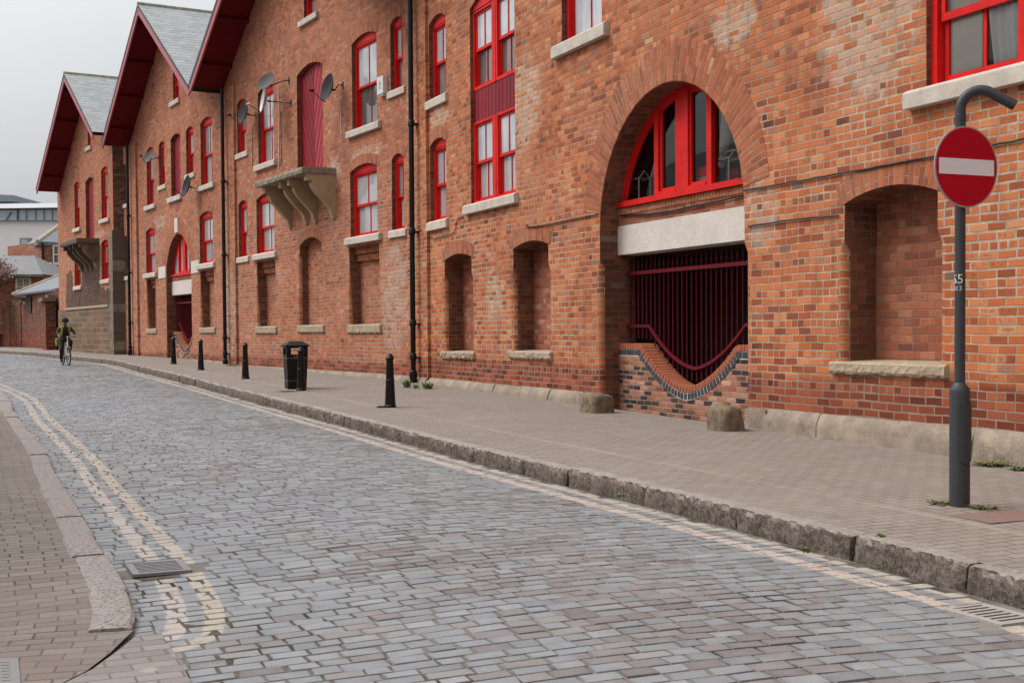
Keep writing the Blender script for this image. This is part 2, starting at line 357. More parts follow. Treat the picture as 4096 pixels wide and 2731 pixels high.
WHITEF=simple('white_frame',(.60,.60,.52),.5,6,.08)
LEAD=simple('lead_sheet',(.30,.32,.34),.5,6,.15)
DARKM=simple('dark_void',(.018,.014,.012),.9,3,.2,0)
CREAM=simple('cream_wall',(.26,.25,.22),.9,2,.05)
GRATE=simple('cast_iron',(.19,.185,.19),.5,30,.2,.3,.002)
GRATEW=simple('pale_iron',(.34,.31,.29),.55,30,.2,.3,.002)
def slate(name,c=(.15,.155,.16),rows=.22,wd=.3):
    t=NT(name); uv,u,v=t.uv(); v=t.m_('ADD',v,t.m_('MULTIPLY',t.m_('SUBTRACT',t.noise(uv,2,2),.5),.03)); rv=t.m_('DIVIDE',v,rows); row=t.m_('FLOOR',rv); fv=t.m_('SUBTRACT',rv,row)
    cu=t.m_('ADD',t.m_('DIVIDE',u,wd),t.m_('MULTIPLY',t.m_('FLOORED_MODULO',row,2),.5)); cell=t.m_('FLOOR',cu); fu=t.m_('SUBTRACT',cu,cell)
    r,_=t.white(t.comb(cell,row,1)); n=t.noise(uv,9,5,.7)
    col=t.ramp(r,[(0,tuple(x*.84 for x in c)),(.5,c),(1,tuple(x*1.12 for x in c))]); f=t.m_('ADD',.7,t.m_('MULTIPLY',n,.6)); col=t.mix(1,col,t.comb(f,f,f),'MULTIPLY')
    ln=t.m_('MAXIMUM',t.mr(fv,.04,.2,1,0),t.m_('MULTIPLY',t.mr(t.m_('MINIMUM',fu,t.m_('SUBTRACT',1,fu)),0,.03,1,0),.6))
    col=t.mix(t.m_('MULTIPLY',ln,.85),col,(.03,.03,.028))
    moss=t.mr(t.noise(uv,.8,5,.7),.55,.75); col=t.mix(t.m_('MULTIPLY',moss,.4),col,(.16,.15,.09))
    t.set(col,.55,.4); t.bump(t.m_('ADD',t.m_('MULTIPLY',t.m_('SUBTRACT',1,ln),.6),t.m_('ADD',t.m_('MULTIPLY',fv,-.5),t.m_('MULTIPLY',r,.3))),.7,.02); return t.m
SLATE=slate('roof_slate',(.27,.28,.275),.26,.34); SLATEG=slate('roof_slate_grey',(.15,.145,.145),.25,.35); SLATEB=slate('roof_slate_blue',(.13,.145,.165),.25,.35)
def boards(name,c,w=.14,diag=0,dirc=1,lc=None):
    t=NT(name); uv,u,v=t.uv(); x=u
    if diag: x=t.m_('ADD',t.m_('MULTIPLY',u,math.cos(diag)*dirc),t.m_('MULTIPLY',v,math.sin(diag)))
    q=t.m_('DIVIDE',x,w); cell=t.m_('FLOOR',q); fu=t.m_('SUBTRACT',q,cell); r,_=t.white(t.comb(cell,0,0))
    e=t.mr(t.m_('MINIMUM',fu,t.m_('SUBTRACT',1,fu)),.02,.15,1,0); f=t.m_('ADD',.88,t.m_('MULTIPLY',r,.24)); col=t.mix(1,c,t.comb(f,f,f),'MULTIPLY')
    n=t.noise(uv,6,4); g=t.m_('ADD',.85,t.m_('MULTIPLY',n,.3)); col=t.mix(1,col,t.comb(g,g,g),'MULTIPLY')
    col=t.mix(t.m_('MULTIPLY',e,.8),col,lc or tuple(x*.2 for x in c)); t.set(col,.55,.15); t.bump(t.m_('SUBTRACT',1,e),.8,.012); return t.m
DOORL=boards('door_boards_left',(.23,.012,.020),.24,R(25),1); DOORR=boards('door_boards_right',(.30,.016,.026),.24,R(25),-1,(.50,.16,.14))
PANEL=boards('panel_boards',(.23,.014,.024),.17)
def pane(name,c0,c1,sc=16,strip=True,rough=.04,coat=1):
    t=NT(name); uv,u,v=t.uv(); n=t.noise(t.comb(t.m_('MULTIPLY',u,sc),t.m_('MULTIPLY',v,.8),0) if strip else uv,1 if strip else 3,4,.6)
    big=t.noise(uv,1.2,2); k=t.mr(t.m_('ADD',t.m_('MULTIPLY',n,.6),t.m_('MULTIPLY',big,.4)),.35,.65)
    c=t.mix(k,c0,c1); t.set(c,.55,.5); t.b.inputs['Coat Weight'].default_value=coat; t.b.inputs['Coat Roughness'].default_value=.02; t.b.inputs['Coat IOR'].default_value=1.6
    w=t.n('ShaderNodeBump'); w.inputs['Strength'].default_value=.3; w.inputs['Distance'].default_value=.02; t.l(t.noise(uv,2.2,2),w.inputs['Height']); t.l(w.outputs[0],t.b.inputs['Coat Normal']); return t.m
PANE_W=pane('pane_net_curtain',(.40,.41,.41),(.30,.31,.31),12)
PANE_G=pane('pane_grey_blind',(.24,.23,.21),(.12,.115,.105),4)
PANE_D=pane('pane_dark_room',(.05,.045,.04),(.12,.11,.10),9)
PANE_B=pane('pane_bright',(.50,.52,.55),(.30,.32,.34),2.5)  # pale tone puts a bright sky reflection into the pane colour
PANE_V=pane('pane_slat_blind',(.42,.42,.40),(.28,.28,.27),1.2)
PANES={'w':PANE_W,'g':PANE_G,'d':PANE_D,'b':PANE_B,'v':PANE_V}
t=NT('clear_glass'); t.set((.9,.93,.92),.01,.5); t.b.inputs['Transmission Weight'].default_value=1; t.b.inputs['IOR'].default_value=1.45
tr=t.n('ShaderNodeBsdfTransparent'); mx=t.n('ShaderNodeMixShader'); fr=t.n('ShaderNodeFresnel'); gl=t.n('ShaderNodeBsdfGlossy'); gl.inputs['Roughness'].default_value=.01
t.l(fr.outputs[0],mx.inputs[0]); t.l(tr.outputs[0],mx.inputs[1]); t.l(gl.outputs[0],mx.inputs[2]); t.l(mx.outputs[0],t.out.inputs[0]); GLASS=t.m

# ---------------------------------------------------------------- windows, sills, doors
def sill(W,par,s0,s1,z0,z1,out=.12,back=.1,mat=None,rough=0,name='sill',label=None):
    mb=MB(); n=max(4,int((s1-s0)/.05)) if rough else 1
    if rough:
        ns=n; pr=[(-back,z0),(out,z0),(out,z1-.02),(-back,z1)]
        vs=[];
        for i in range(ns+1):
            s=s0+(s1-s0)*i/ns
            for j,(o,z) in enumerate([(-back,z0),(out*.7,z0),(out,z0+.03),(out,(z0+z1)/2),(out,z1-.03),(out*.6,z1-.008),(-back,z1+.01)]):
                k=rough*(1 if 0<j<6 else .3)
                vs.append(W.p(s+U(-.4,.4)*k*(0 if 0<i<ns else 1),z+U(-1,.4)*k*(1.5 if j<3 else .5),o+U(-1,.6)*k))
        m=7; fs=[[i*m+j,(i+1)*m+j,(i+1)*m+j+1,i*m+j+1] for i in range(ns) for j in range(m-1)]+[list(range(m))[::-1],[ns*m+j for j in range(m)]]
        mb.add(vs,fs,None,0,False)
    else:
        p=W.p; zb=z1-.035
        A=[(s0,z0,out),(s1,z0,out),(s1,z0,-back),(s0,z0,-back),(s0,zb,out),(s1,zb,out),(s1,z1,-back),(s0,z1,-back),(s0+.0,z1,out-.05),(s1,z1,out-.05)]
        P=[p(*a) for a in A]
        mb.add(P,[[0,1,5,4],[4,5,9,8],[8,9,6,7],[1,2,6,9,5],[3,0,4,8,7],[2,3,7,6],[3,2,1,0]],[(a[0],a[1]) for a in A])
    return obj(name,mb,mat or SILL,par,label=label,bev=0 if rough else .008)
def window(W,bld,s0,s1,z0,zs,rise,d=.09,tones='wg',bars=1,silld=None,label=None,cur=None):
    """vertical sliding sash window with arched head board"""
    mb=MB(); a=-d; fw=.075
    A,_=arcpts(s0,s1,zs,rise,8); P=[(s1,zs-.05)]+[(s1,zs)]+A+[(s0,zs),(s0,zs-.05)]
    m=len(P); f=[W.p(x,z,a+.012) for x,z in P]; b=[W.p(x,z,a-.05) for x,z in P]
    mb.add(f+b,[list(range(m)),list(range(m,2*m))[::-1]]+[[i,i+m,(i+1)%m+m,(i+1)%m] for i in range(m)],None)
    zt=zs-.05
    bw(mb,W,s0,s0+fw,z0,zt,a,a-.16); bw(mb,W,s1-fw,s1,z0,zt,a,a-.16); bw(mb,W,s0+fw,s1-fw,z0,z0+.06,a-.003,a-.16); bw(mb,W,s0+fw,s1-fw,zt-.04,zt,a-.003,a-.14)
    zm=(z0+zt)/2; sw=.045
    for (za,zb,o) in ((zm-.025,zt-.04,a-.035),(z0+.06,zm+.02,a-.085)):
        l,r=s0+fw,s1-fw
        bw(mb,W,l,l+sw,za,zb,o,o-.035); bw(mb,W,r-sw,r,za,zb,o,o-.035); bw(mb,W,l+sw,r-sw,zb-.045,zb,o-.001,o-.034); bw(mb,W,l+sw,r-sw,za,za+.055,o-.001,o-.034)
        for k in range(bars):
            c=l+(r-l)*(k+1)/(bars+1); bw(mb,W,c-.013,c+.013,za+.055,zb-.045,o-.004,o-.03)
    w=obj('window',mb,REDP,bld,label=label,bev=.003)
    pb=MB()
    for i,(za,zb,o) in enumerate(((zm-.025,zt-.04,a-.055),(z0+.06,zm+.02,a-.105))):
        l,r=s0+fw+.02,s1-fw-.02; dx=random.random()*9
        for q in range(bars+1):
            x0=l+(r-l)*q/(bars+1); x1=l+(r-l)*(q+1)/(bars+1); t=U(-.004,.004)
            pb.quad([W.p(x0,za+.03,o),W.p(x1,za+.03,o+t),W.p(x1,zb-.03,o+t*.5),W.p(x0,zb-.03,o)],[(x0+dx,za),(x1+dx,za),(x1+dx,zb),(x0+dx,zb)],i)
    obj('pane',pb,[PANES[tones[0]],PANES[tones[1]]],w)
    if silld: sill(W,w,*silld)
    return w
def loading_door(W,bld,s0,s1,z0,zs,rise,d=.13):
    A,_=arcpts(s0,s1,zs,rise,12); c=(s0+s1)/2
    dr=MB(); bw(dr,W,s0,s1,z0,z0+.05,-d+.02,-d-.04); bw(dr,W,s0,s0+.04,z0+.05,zs-.02,-d+.02,-d-.04); bw(dr,W,s1-.04,s1,z0+.05,zs-.02,-d+.02,-d-.04)
    dd=obj('loading_door',dr,DRED,bld)
    for side,mat in ((0,DOORL),(1,DOORR)):
        mb=MB()
        if side==0: P=[(s0+.0,z0),(c-.006,z0),(c-.006,zs+rise)]+[p for p in A if p[0]<c-.05]+[(s0,zs)]
        else: P=[(c+.006,z0),(s1,z0),(s1,zs)]+[p for p in A if p[0]>c+.05]+[(c+.006,zs+rise)]
        o=-d-.0; m=len(P); f=[W.p(x,z,o) for x,z in P]; b=[W.p(x,z,o-.05) for x,z in P]
        mb.add(f,[list(range(m))],[(x-c,z) for x,z in P]); mb.add(f+b,[[i,i+m,(i+1)%m+m,(i+1)%m] for i in range(m)]+[list(range(m,2*m))[::-1]],[(x-c,z) for x,z in P+P])
        obj('door_leaf',mb,mat,dd)
    return dd
def ring_on(mb,W,s0,s1,zs,rise,h=.235,mi=1,off=.005,n=12):
    _,(c,cz,rad,a)=arcpts(s0,s1,zs,rise); ring(mb,W,c,cz,rad,rad+h,-a-.03,a+.03,off,mi,n)
def drainpipe(W,bld,s,z0,z1,off=.13,r=.055,heads=(2.0,),shoe=True,kinks=None):
    mb=MB(); pts=[W.p(s,z0,off)]+[W.p(s,z1,off)]; tube(mb,pts,r,12)
    for h in heads:
        lathe(mb,W.p(s,h,off),[(r,-.07),(r+.018,-.06),(r+.018,.05),(r+.005,.07)],12); 
        bw(mb,W,s-.1,s+.1,h-.03,h+.0,off-.01,.0)
    if shoe:
        lathe(mb,W.p(s,z0+.12,off),[(r,-.16),(r+.02,-.14),(r+.03,-.02),(r+.02,.08),(r,.1)],12); tube(mb,[W.p(s,z0+.02,off),W.p(s,z0-.12,off+.03),W.p(s,z0-.22,off+.1)],r*1.1,12)
    return obj('drainpipe',mb,BLACKM,bld)
def plinth(W,bld,segs,zt,out=.13,zb=-.4):
    for s0,s1 in segs:
        mb=MB()
        n=max(1,round((s1-s0)/1.25)); e=[s0]+[s0+(s1-s0)*(i+U(-.12,.12))/n for i in range(1,n)]+[s1]
        for i in range(n):
            a,b=e[i]+.006,e[i+1]-.006; m=max(2,int((b-a)/.12)); vs=[]
            oj=U(-.012,.012); zj=U(-.008,.008); sd=[[U(-1,1) for _ in range(6)] for _ in range(m+1)]
            for k in range(m+1):
                s=a+(b-a)*k/m; j=sd[k]; e_=.02 if k in (0,m) else 0
                for q,(o,z) in enumerate([(out,zb),(out,zt-.3),(out-.005,zt-.15),(out-.02,zt-.085),(.045,zt-.005),(-.05,zt)]):
                    vs.append(W.p(s,z+zj+j[q]*.006*(q>1),o+oj-e_*(q<4)+j[q]*.009))
            fs=[[k*6+q,(k+1)*6+q,(k+1)*6+q+1,k*6+q+1] for k in range(m) for q in range(5)]+[[5,4,3,2,1,0],[m*6+q for q in range(6)]]
            mb.add(vs,fs,None,0,True)
        obj('plinth',mb,PLINTH,bld)
def gable(W,bld,sl,sa,sr,ze,za,zer=None,front=1.05,back=-14,puts=4):
    """pitched roof with its verge hanging out over the street"""
    zer=ze if zer is None else zer; th=.14
    for k,(a,za_,b,zb_) in enumerate(((sl,ze,sa,za),(sr,zer,sa,za))):
        L=math.hypot(b-a,zb_-za_); ux,uz=(b-a)/L,(zb_-za_)/L; nx,nz=(-uz,ux) if k==0 else (uz,-ux)
        if nz<0: nx,nz=-nx,-nz
        p0=(a,za_); p1=(b,zb_)
        T=lambda p,h,o:W.p(p[0]+nx*h,p[1]+nz*h,o)
        mb=MB(); n=1
        fr=front+.03; h0,h1=.03,th
        Q=[T(p0,h1,fr),T(p1,h1,fr),T(p1,h1,back),T(p0,h1,back)]; uv=[(fr,0),(fr,L),(back,L),(back,0)]
        B=[T(p0,h0,fr),T(p1,h0,fr),T(p1,h0,back),T(p0,h0,back)]
        mb.add(Q,[[0,1,2,3]],uv); mb.add(B,[[0,1,2,3]],uv); mb.add([Q[0],Q[1],B[1],B[0]],[[0,1,2,3]],None,1); mb.add([Q[0],B[0],B[3],Q[3]],[[0,1,2,3]],None,1)
        obj('roof',mb,[SLATE,BLACKM],bld)
        # soffit
        mb=MB(); s0,s1=0.02,-.0
        Q=[T(p0,s0,front-.03),T(p1,s0,front-.03),T(p1,s0,-.3),T(p0,s0,-.3)]; B=[T(p0,s1,front-.03),T(p1,s1,front-.03),T(p1,s1,-.3),T(p0,s1,-.3)]
        mb.add(Q+B,[[0,1,2,3],[4,7,6,5],[0,4,5,1],[3,2,6,7],[0,3,7,4]],[(0,0),(0,L),(1,L),(1,0)]*2)
        sf=obj('soffit',mb,SOFF,bld)
        for i in range(puts):
            mb=MB(); t=(i+.6)/puts; c=(a+(b-a)*t,za_+(zb_-za_)*t); hw=.045
            P=[]
            for o in (front-.05,-.1):
                for (dx,dh) in ((-hw,0),(hw,0),(hw,-.10),(-hw,-.10)): P.append(W.p(c[0]+ux*dx+nx*dh,c[1]+uz*dx+nz*dh,o))
            mb.add(P,[[0,1,2,3],[4,7,6,5],[0,4,5,1],[1,5,6,2],[2,6,7,3],[3,7,4,0]],None)
            obj('purlin',mb,SOFF,bld)
        mb=MB(); q=[(p0,.05),(p1,.05),(p1,-.17),(p0,-.17)]
        P=[T(p,h,front+.02) for p,h in q]+[T(p,h,front-.03) for p,h in q]
        mb.add(P,[[0,1,2,3],[4,7,6,5],[0,4,5,1],[1,5,6,2],[2,6,7,3],[3,7,4,0]],None); obj('bargeboard',mb,VERG,bld)
    mb=MB(); tube(mb,[W.p(sa,za+th+.0,front+.03),W.p(sa,za+th+.0,back)],.09,8); obj('ridge_tile',mb,SLABM,bld)
def platform(W,bld,s0,s1,ztop,out,brk,bot=4.31,slab=.15,ms=None,mk=None):
    mb=MB(); n=int((s1-s0)/.12); 
    vs=[]
    for i in range(n+1):
        s=s0+(s1-s0)*i/n
        for o,z in ((-.05,ztop-slab),(out,ztop-slab),(out+.01,ztop-slab*.5),(out,ztop-.02),(out-.03,ztop),(-.05,ztop+.01)):
            j=.008; vs.append(W.p(s,z+U(-j,j),o+(U(-j,j) if o>0 else 0)))
    m=6; mb.add(vs,[[i*m+j,(i+1)*m+j,(i+1)*m+j+1,i*m+j+1] for i in range(n) for j in range(m-1)]+[[0,n*m,n*m+5,5]][:0]+[list(range(m))[::-1],[n*m+j for j in range(m)]]+[[i*m,i*m+5,(i+1)*m+5,(i+1)*m] for i in range(0)],None)
    bwv=MB()
    pf=obj('loading_platform',mb,ms or SLABM,bld,bev=0)
    zt=ztop-slab; H=zt-bot
    prof=[(-.05,zt-.003),(out-.13,zt-.003),(out-.13,zt-.17),(out*.70,zt-.175)]
    for t_,o_ in ((0,.69),(.06,.72),(.14,.69),(.25,.62),(.36,.52),(.46,.42),(.56,.32),(.66,.22),(.74,.16),(.84,.125),(.92,.10)): prof.append((o_*out,zt-.18-(zt-.18-bot)*t_))
    prof+=[(.06,bot),(-.05,bot)]
    for c,w in brk:
        mb=MB(); m=len(prof); A=[W.p(c-w/2,z,o) for o,z in prof]; B=[W.p(c+w/2,z,o) for o,z in prof]
        V,fc=poly_fill(prof,[])
        assert len(V)==m
        mb.add(A,[list(f) for f in fc],[(o,z) for o,z in prof]); mb.add(B,[list(f)[::-1] for f in fc],[(o,z) for o,z in prof])
        mb.add(A+B,[[i,(i+1)%m,(i+1)%m+m,i+m] for i in range(m)],None)
        obj('bracket',mb,mk or BUFF,pf)
    return pf
def recess_panel(mb,W,s0,s1,z0,z1,depth,mi=2):
    bw(mb,W,s0-.15,s1+.15,z0-.1,z1+.1,-depth,-depth-.05,mi,'f')
def corbel_table(mb,W,s0,s1,z1,mi=3):
    # two dentilled courses of brick under a sill, inside a recess
    n=int((s1-s0)/.1)
    for i in range(n):
        a=s0+(s1-s0)*i/n
        bw(mb,W,a+.004,a+.092,z1-.17,z1-.02,-.16,-.32,mi); bw(mb,W,a+.054-.04,a+.092,z1-.34,z1-.19,-.205,-.32,mi)
    bw(mb,W,s0,s1,z1-.02,z1+.05,-.12,-.32,mi)
REVB=brick_mat('brick_dark_reveal',seed=51,mortar=(.20,.135,.09),mw=.006,cols=[(0,(.06,.026,.02)),(.3,(.12,.042,.026)),(.7,(.19,.062,.032)),(1,(.27,.10,.05))])  # darker brick for the inner faces of all openings
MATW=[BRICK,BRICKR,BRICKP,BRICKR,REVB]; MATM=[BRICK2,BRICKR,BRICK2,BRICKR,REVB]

# ================================================================ BUILDINGS
OO=(-2.19,27.8)
WN=Wall(OO,23.8); WM=Wall(OO,29.8); q=WM.p(-28.05,0,.4); WQ=Wall((q.x,q.y),31)
def building(name,label,W,s): 
    p=W.p(s,0,0); return thing(name,label,'warehouse',(p.x,p.y,gz(p.y)))
BN=building('brick_warehouse','nearest red brick warehouse with the big arched grille opening and tall paired windows',WN,10)
BMid=building('gabled_warehouse','gabled brick warehouse with four satellite dishes and stone loading platform over blind niches',WM,-6)
BP=building('gabled_warehouse','middle gabled brick warehouse with small arched window over a narrow grille opening',WM,-20)
BQ=building('gabled_warehouse','farthest gabled brick warehouse with dark sooty wall over coursed stone base',WQ,-5)

def arch_bay(W,bld,wm,c,r,zs,zsill,zl0,zl1,base,vt,vb,detail=True):
    """window under the crown of an arch, concrete lintel, iron grille and curved brick wall below"""
    A,_=arcpts(c-r,c+r,zs,r*.999,22)
    if detail: P=[(c-r-.01,base-.3),(c+r+.01,base-.3),(c+r+.01,2.42),(c+r,2.56),(c+r,zs)]+A+[(c-r,zs),(c-r,2.56),(c-r-.01,2.42)]; w=[1,1,1,0,0]+[0]*len(A)+[0,0,1]
    else: P=[(c-r,base-.3),(c+r,base-.3),(c+r,zs)]+A+[(c-r,zs)]; w=None
    hole=dict(poly=P,w=w,depth=.64 if detail else .5,nobase=True)
    D=.32 if detail else .2
    l,rr=c-r-.02,c+r+.02
    mb=MB(); bw(mb,W,l,rr,zl0,zl1,-D,-D-.4); obj('lintel',mb,CONC,bld,bev=.006)
    mb=MB(); bw(mb,W,l,rr,zl1,zsill-.09,-D-.008,-D-.3,0)
    # soldier course under the window
    n=int(2*r/.079)
    for i in range(n):
        a=l+i*.079; bw(mb,W,a+.003,a+.072,zsill-.195,zsill-.092,-D+.004,-D-.05,1,'flrd')
    obj('brick_sill_course',mb,[BRICKP,BRICKR],bld)
    mb=MB(); bw(mb,W,c-r-.0,c+r,zsill-.085,zsill,-D+.05,-D-.3)
    # arched frame
    fr=.08; o0=-D-.02; o1=-D-.085
    h=zsill-zs; a0=math.acos(h/(r-.0)); N=30
    for k in range(N):
        q0=-a0+2*a0*k/N; q1=-a0+2*a0*(k+1)/N
        for (ra,rb,oa,ob) in ((r+.02,r-fr,o0,o1),(r-fr,r-fr-.045,o0-.03,o1)):
            def g(R_,q_,o): return W.p(c+R_*math.sin(q_),zs+R_*math.cos(q_),o)
            mb.quad([g(rb,q0,oa),g(rb,q1,oa),g(ra,q1,oa),g(ra,q0,oa)]); mb.quad([g(rb,q0,oa),g(rb,q0,ob),g(rb,q1,ob),g(rb,q1,oa)])
    cc=c-.08 if detail else c; posts=[(cc-.17,cc+.17,.0)]+[(cc+k*.72-.06,cc+k*.72+.06,.0) for k in (-1,1)]
    for a,b,o in posts:
        zt=zs+math.sqrt(max(.01,(r-.05)**2-((a+b)/2-c)**2)); bw(mb,W,a,b,zsill,zt,o0+.012,o1-.02)
    for a,b in ((cc-.645,cc-.17),(cc+.17,cc+.645)):   # casements
        zt=zs+math.sqrt((r-.1)**2-((a+b)/2-c)**2)
        bw(mb,W,a,a+.04,zsill+.08,zt,o0-.02,o1); bw(mb,W,b-.04,b,zsill+.08,zt,o0-.02,o1); bw(mb,W,a,b,zsill,zsill+.05,o0+.02,o1); bw(mb,W,a+.04,b-.04,zsill+.05,zsill+.09,o0-.018,o1)
    wd=obj('window',mb,REDP,bld,label='half round window with wide central post',bev=.004)
    mb=MB(); P2=[(c+(r-.04)*math.sin(q_),zs+(r-.04)*math.cos(q_)) for q_ in [a0-2*a0*k/24 for k in range(25)]]
    P2=[(x,max(z,zsill)) for x,z in P2]; o=o1+.012; mb.quad([W.p(x,z,o) for x,z in P2],[(x,z) for x,z in P2])
    obj('pane',mb,GLASS if detail else PANE_B,wd)
    # dark cellar behind the grille
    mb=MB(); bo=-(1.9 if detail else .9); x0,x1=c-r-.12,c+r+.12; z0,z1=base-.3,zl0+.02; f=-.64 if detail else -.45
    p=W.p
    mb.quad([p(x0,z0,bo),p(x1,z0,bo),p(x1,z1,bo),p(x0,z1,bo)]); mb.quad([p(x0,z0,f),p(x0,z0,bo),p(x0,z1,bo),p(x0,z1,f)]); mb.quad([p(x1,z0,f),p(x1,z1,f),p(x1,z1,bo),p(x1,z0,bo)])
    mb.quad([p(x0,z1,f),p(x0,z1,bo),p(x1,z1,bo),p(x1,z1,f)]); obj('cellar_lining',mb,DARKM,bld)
    # curved wall
    def top(s):
        x=abs(s-c); e=r*.655
        if x>=e: return vt
        t=x/e; return vb+(vt-vb)*(.15*t+.85*t**1.9)
    S=[c-r-.02+(2*r+.04)*k/80 for k in range(81)]; fo=-D-.02
    path=[Vector((s,top(s))) for s in S]
    mb=MB(); Q=[(c-r-.02,base-.3),(c+r+.02,base-.3)]+[(s,top(s)-.19) for s in S[::-1]]
    V,fc=poly_fill(Q,[])
    for f_ in fc: mb.quad([W.p(V[i].x,V[i].y,fo) for i in f_],[(V[i].x,V[i].y) for i in f_])
    gw=obj('dwarf_wall',mb,BRICKG,bld,label='short brick wall with a V shaped dipping top')
    mm=MB(); Q=[(s,top(s)-.198) for s in S]+[(s,top(s)-.012) for s in S[::-1]]
    V,fc=poly_fill(Q,[])
    for f_ in fc: mm.quad([W.p(V[i].x,V[i].y,fo+.002) for i in f_])
    for k in range(80): mm.quad([W.p(S[k],top(S[k])-.012,fo+.002),W.p(S[k+1],top(S[k+1])-.012,fo+.002),W.p(S[k+1],top(S[k+1])-.012,fo-.28),W.p(S[k],top(S[k])-.012,fo-.28)])
    obj('mortar_bed',mm,CONC,gw)
    # walk along the curve
    fine=[Vector((c-r-.01+(2*r+.02)*k/800,0)) for k in range(801)]; fine=[Vector((v.x,top(v.x))) for v in fine]
    for lo,hi,pitch,mat,of,bk,nm in ((.0,-.088,.079,REDB,.014,-.27,'red_coping'),(-.1,-.182,.079,BLUEB,.006,-.1,'blue_brick_band')):
        mb=MB(); acc=0; last=fine[0]; pts=[fine[0]]
        for v in fine[1:]:
            acc+=(v-last).length; last=v
            if acc>=pitch: pts.append(v); acc=0
        for a,b in zip(pts[:-1],pts[1:]):
            d=(b-a).normalized(); n=Vector((-d.y,d.x)); g=.0045
            a2=a+d*g; b2=b-d*g; cl=U(-.003,.003)
            q=[a2+n*lo,b2+n*lo,b2+n*hi,a2+n*hi]
            P_=[W.p(v.x,v.y,fo+of+cl) for v in q]+[W.p(v.x,v.y,fo+bk) for v in q]
            mb.add(P_,[[0,1,2,3],[4,7,6,5],[0,4,5,1],[1,5,6,2],[2,6,7,3],[3,7,4,0]],None)
        obj(nm,mb,mat,gw,bev=.006 if nm=='red_coping' else 0)
    # grille
    go=-.5 if detail else -.35; mb=MB(); bw(mb,W,c-r-.05,c+r+.1,zl0-.32,zl0-.265,go+.03,go-.0)
    rail=[(s,top(s)+.245) for s in S]
    for (s_a,z_a),(s_b,z_b) in zip(rail[:-1],rail[1:]):
        mb.add([W.p(s_a,z_a,go+.03),W.p(s_b,z_b,go+.03),W.p(s_b,z_b+.045,go+.03),W.p(s_a,z_a+.045,go+.03),W.p(s_a,z_a,go-.005),W.p(s_b,z_b,go-.005),W.p(s_b,z_b+.045,go-.005),W.p(s_a,z_a+.045,go-.005)],[[0,1,2,3],[3,2,6,7],[4,5,1,0],[5,4,7,6]],None)
    gr=obj('grille',mb,GRILLM,bld,label='maroon iron grille with spiked bars')
    nb=int(2*r/.1295)
    for i in range(nb+1):
        s=c-r+.05+i*(2*r-.06)/nb; mb=MB(); zb=top(s)+.075; zt=zl0-.3; rr_=.0125
        tube(mb,[W.p(s,zb,go-.012),W.p(s,zt+.1,go-.012),W.p(s,zt+.105,go-.012),W.p(s,zt+.12,go-.012),W.p(s,zt+.125,go-.012),W.p(s,zt+.29,go-.012)],[rr_,rr_,rr_*1.35,rr_*1.35,rr_*.9,.002],6)
        obj('bar',mb,GRILLM,gr)
    return hole
REDB=simple('red_special_brick',(.34,.095,.042),.75,25,.2,.4,.004)
BLUEB=simple('blue_brick',(.035,.042,.05),.6,25,.3,.4,.004)

# ---------------- N : nearest warehouse
H=[]; wm=MB()
Wn=[]
def win(W,bld,H,wm,s0,s1,z0,zs,rise,tones,g=.24,so=.1,sh=(.23,.05),d=.09,rh=.235,bars=1):
    P,_=archhole(s0,s1,z0,zs,rise); H.append(dict(poly=P,depth=d+.02,nobase=False))
    if rh: ring_on(wm,W,s0,s1,zs,rise,rh)
    return window(W,bld,s0,s1,z0,zs,rise,d,tones,bars,(s0-g,s1+g,z0-sh[0]+.02,z0+.02,so))
win(WN,BN,H,wm,1.17,2.16,6.33,7.92,.13,'bg',.12,.07,(.2,0))
win(WN,BN,H,wm,1.17,2.14,3.76,5.36,.13,'ww',.12,.07,(.2,0))
win(WN,BN,H,wm,7.57,8.98,6.18,8.3,.16,'bb',.24,.1,(.22,0))
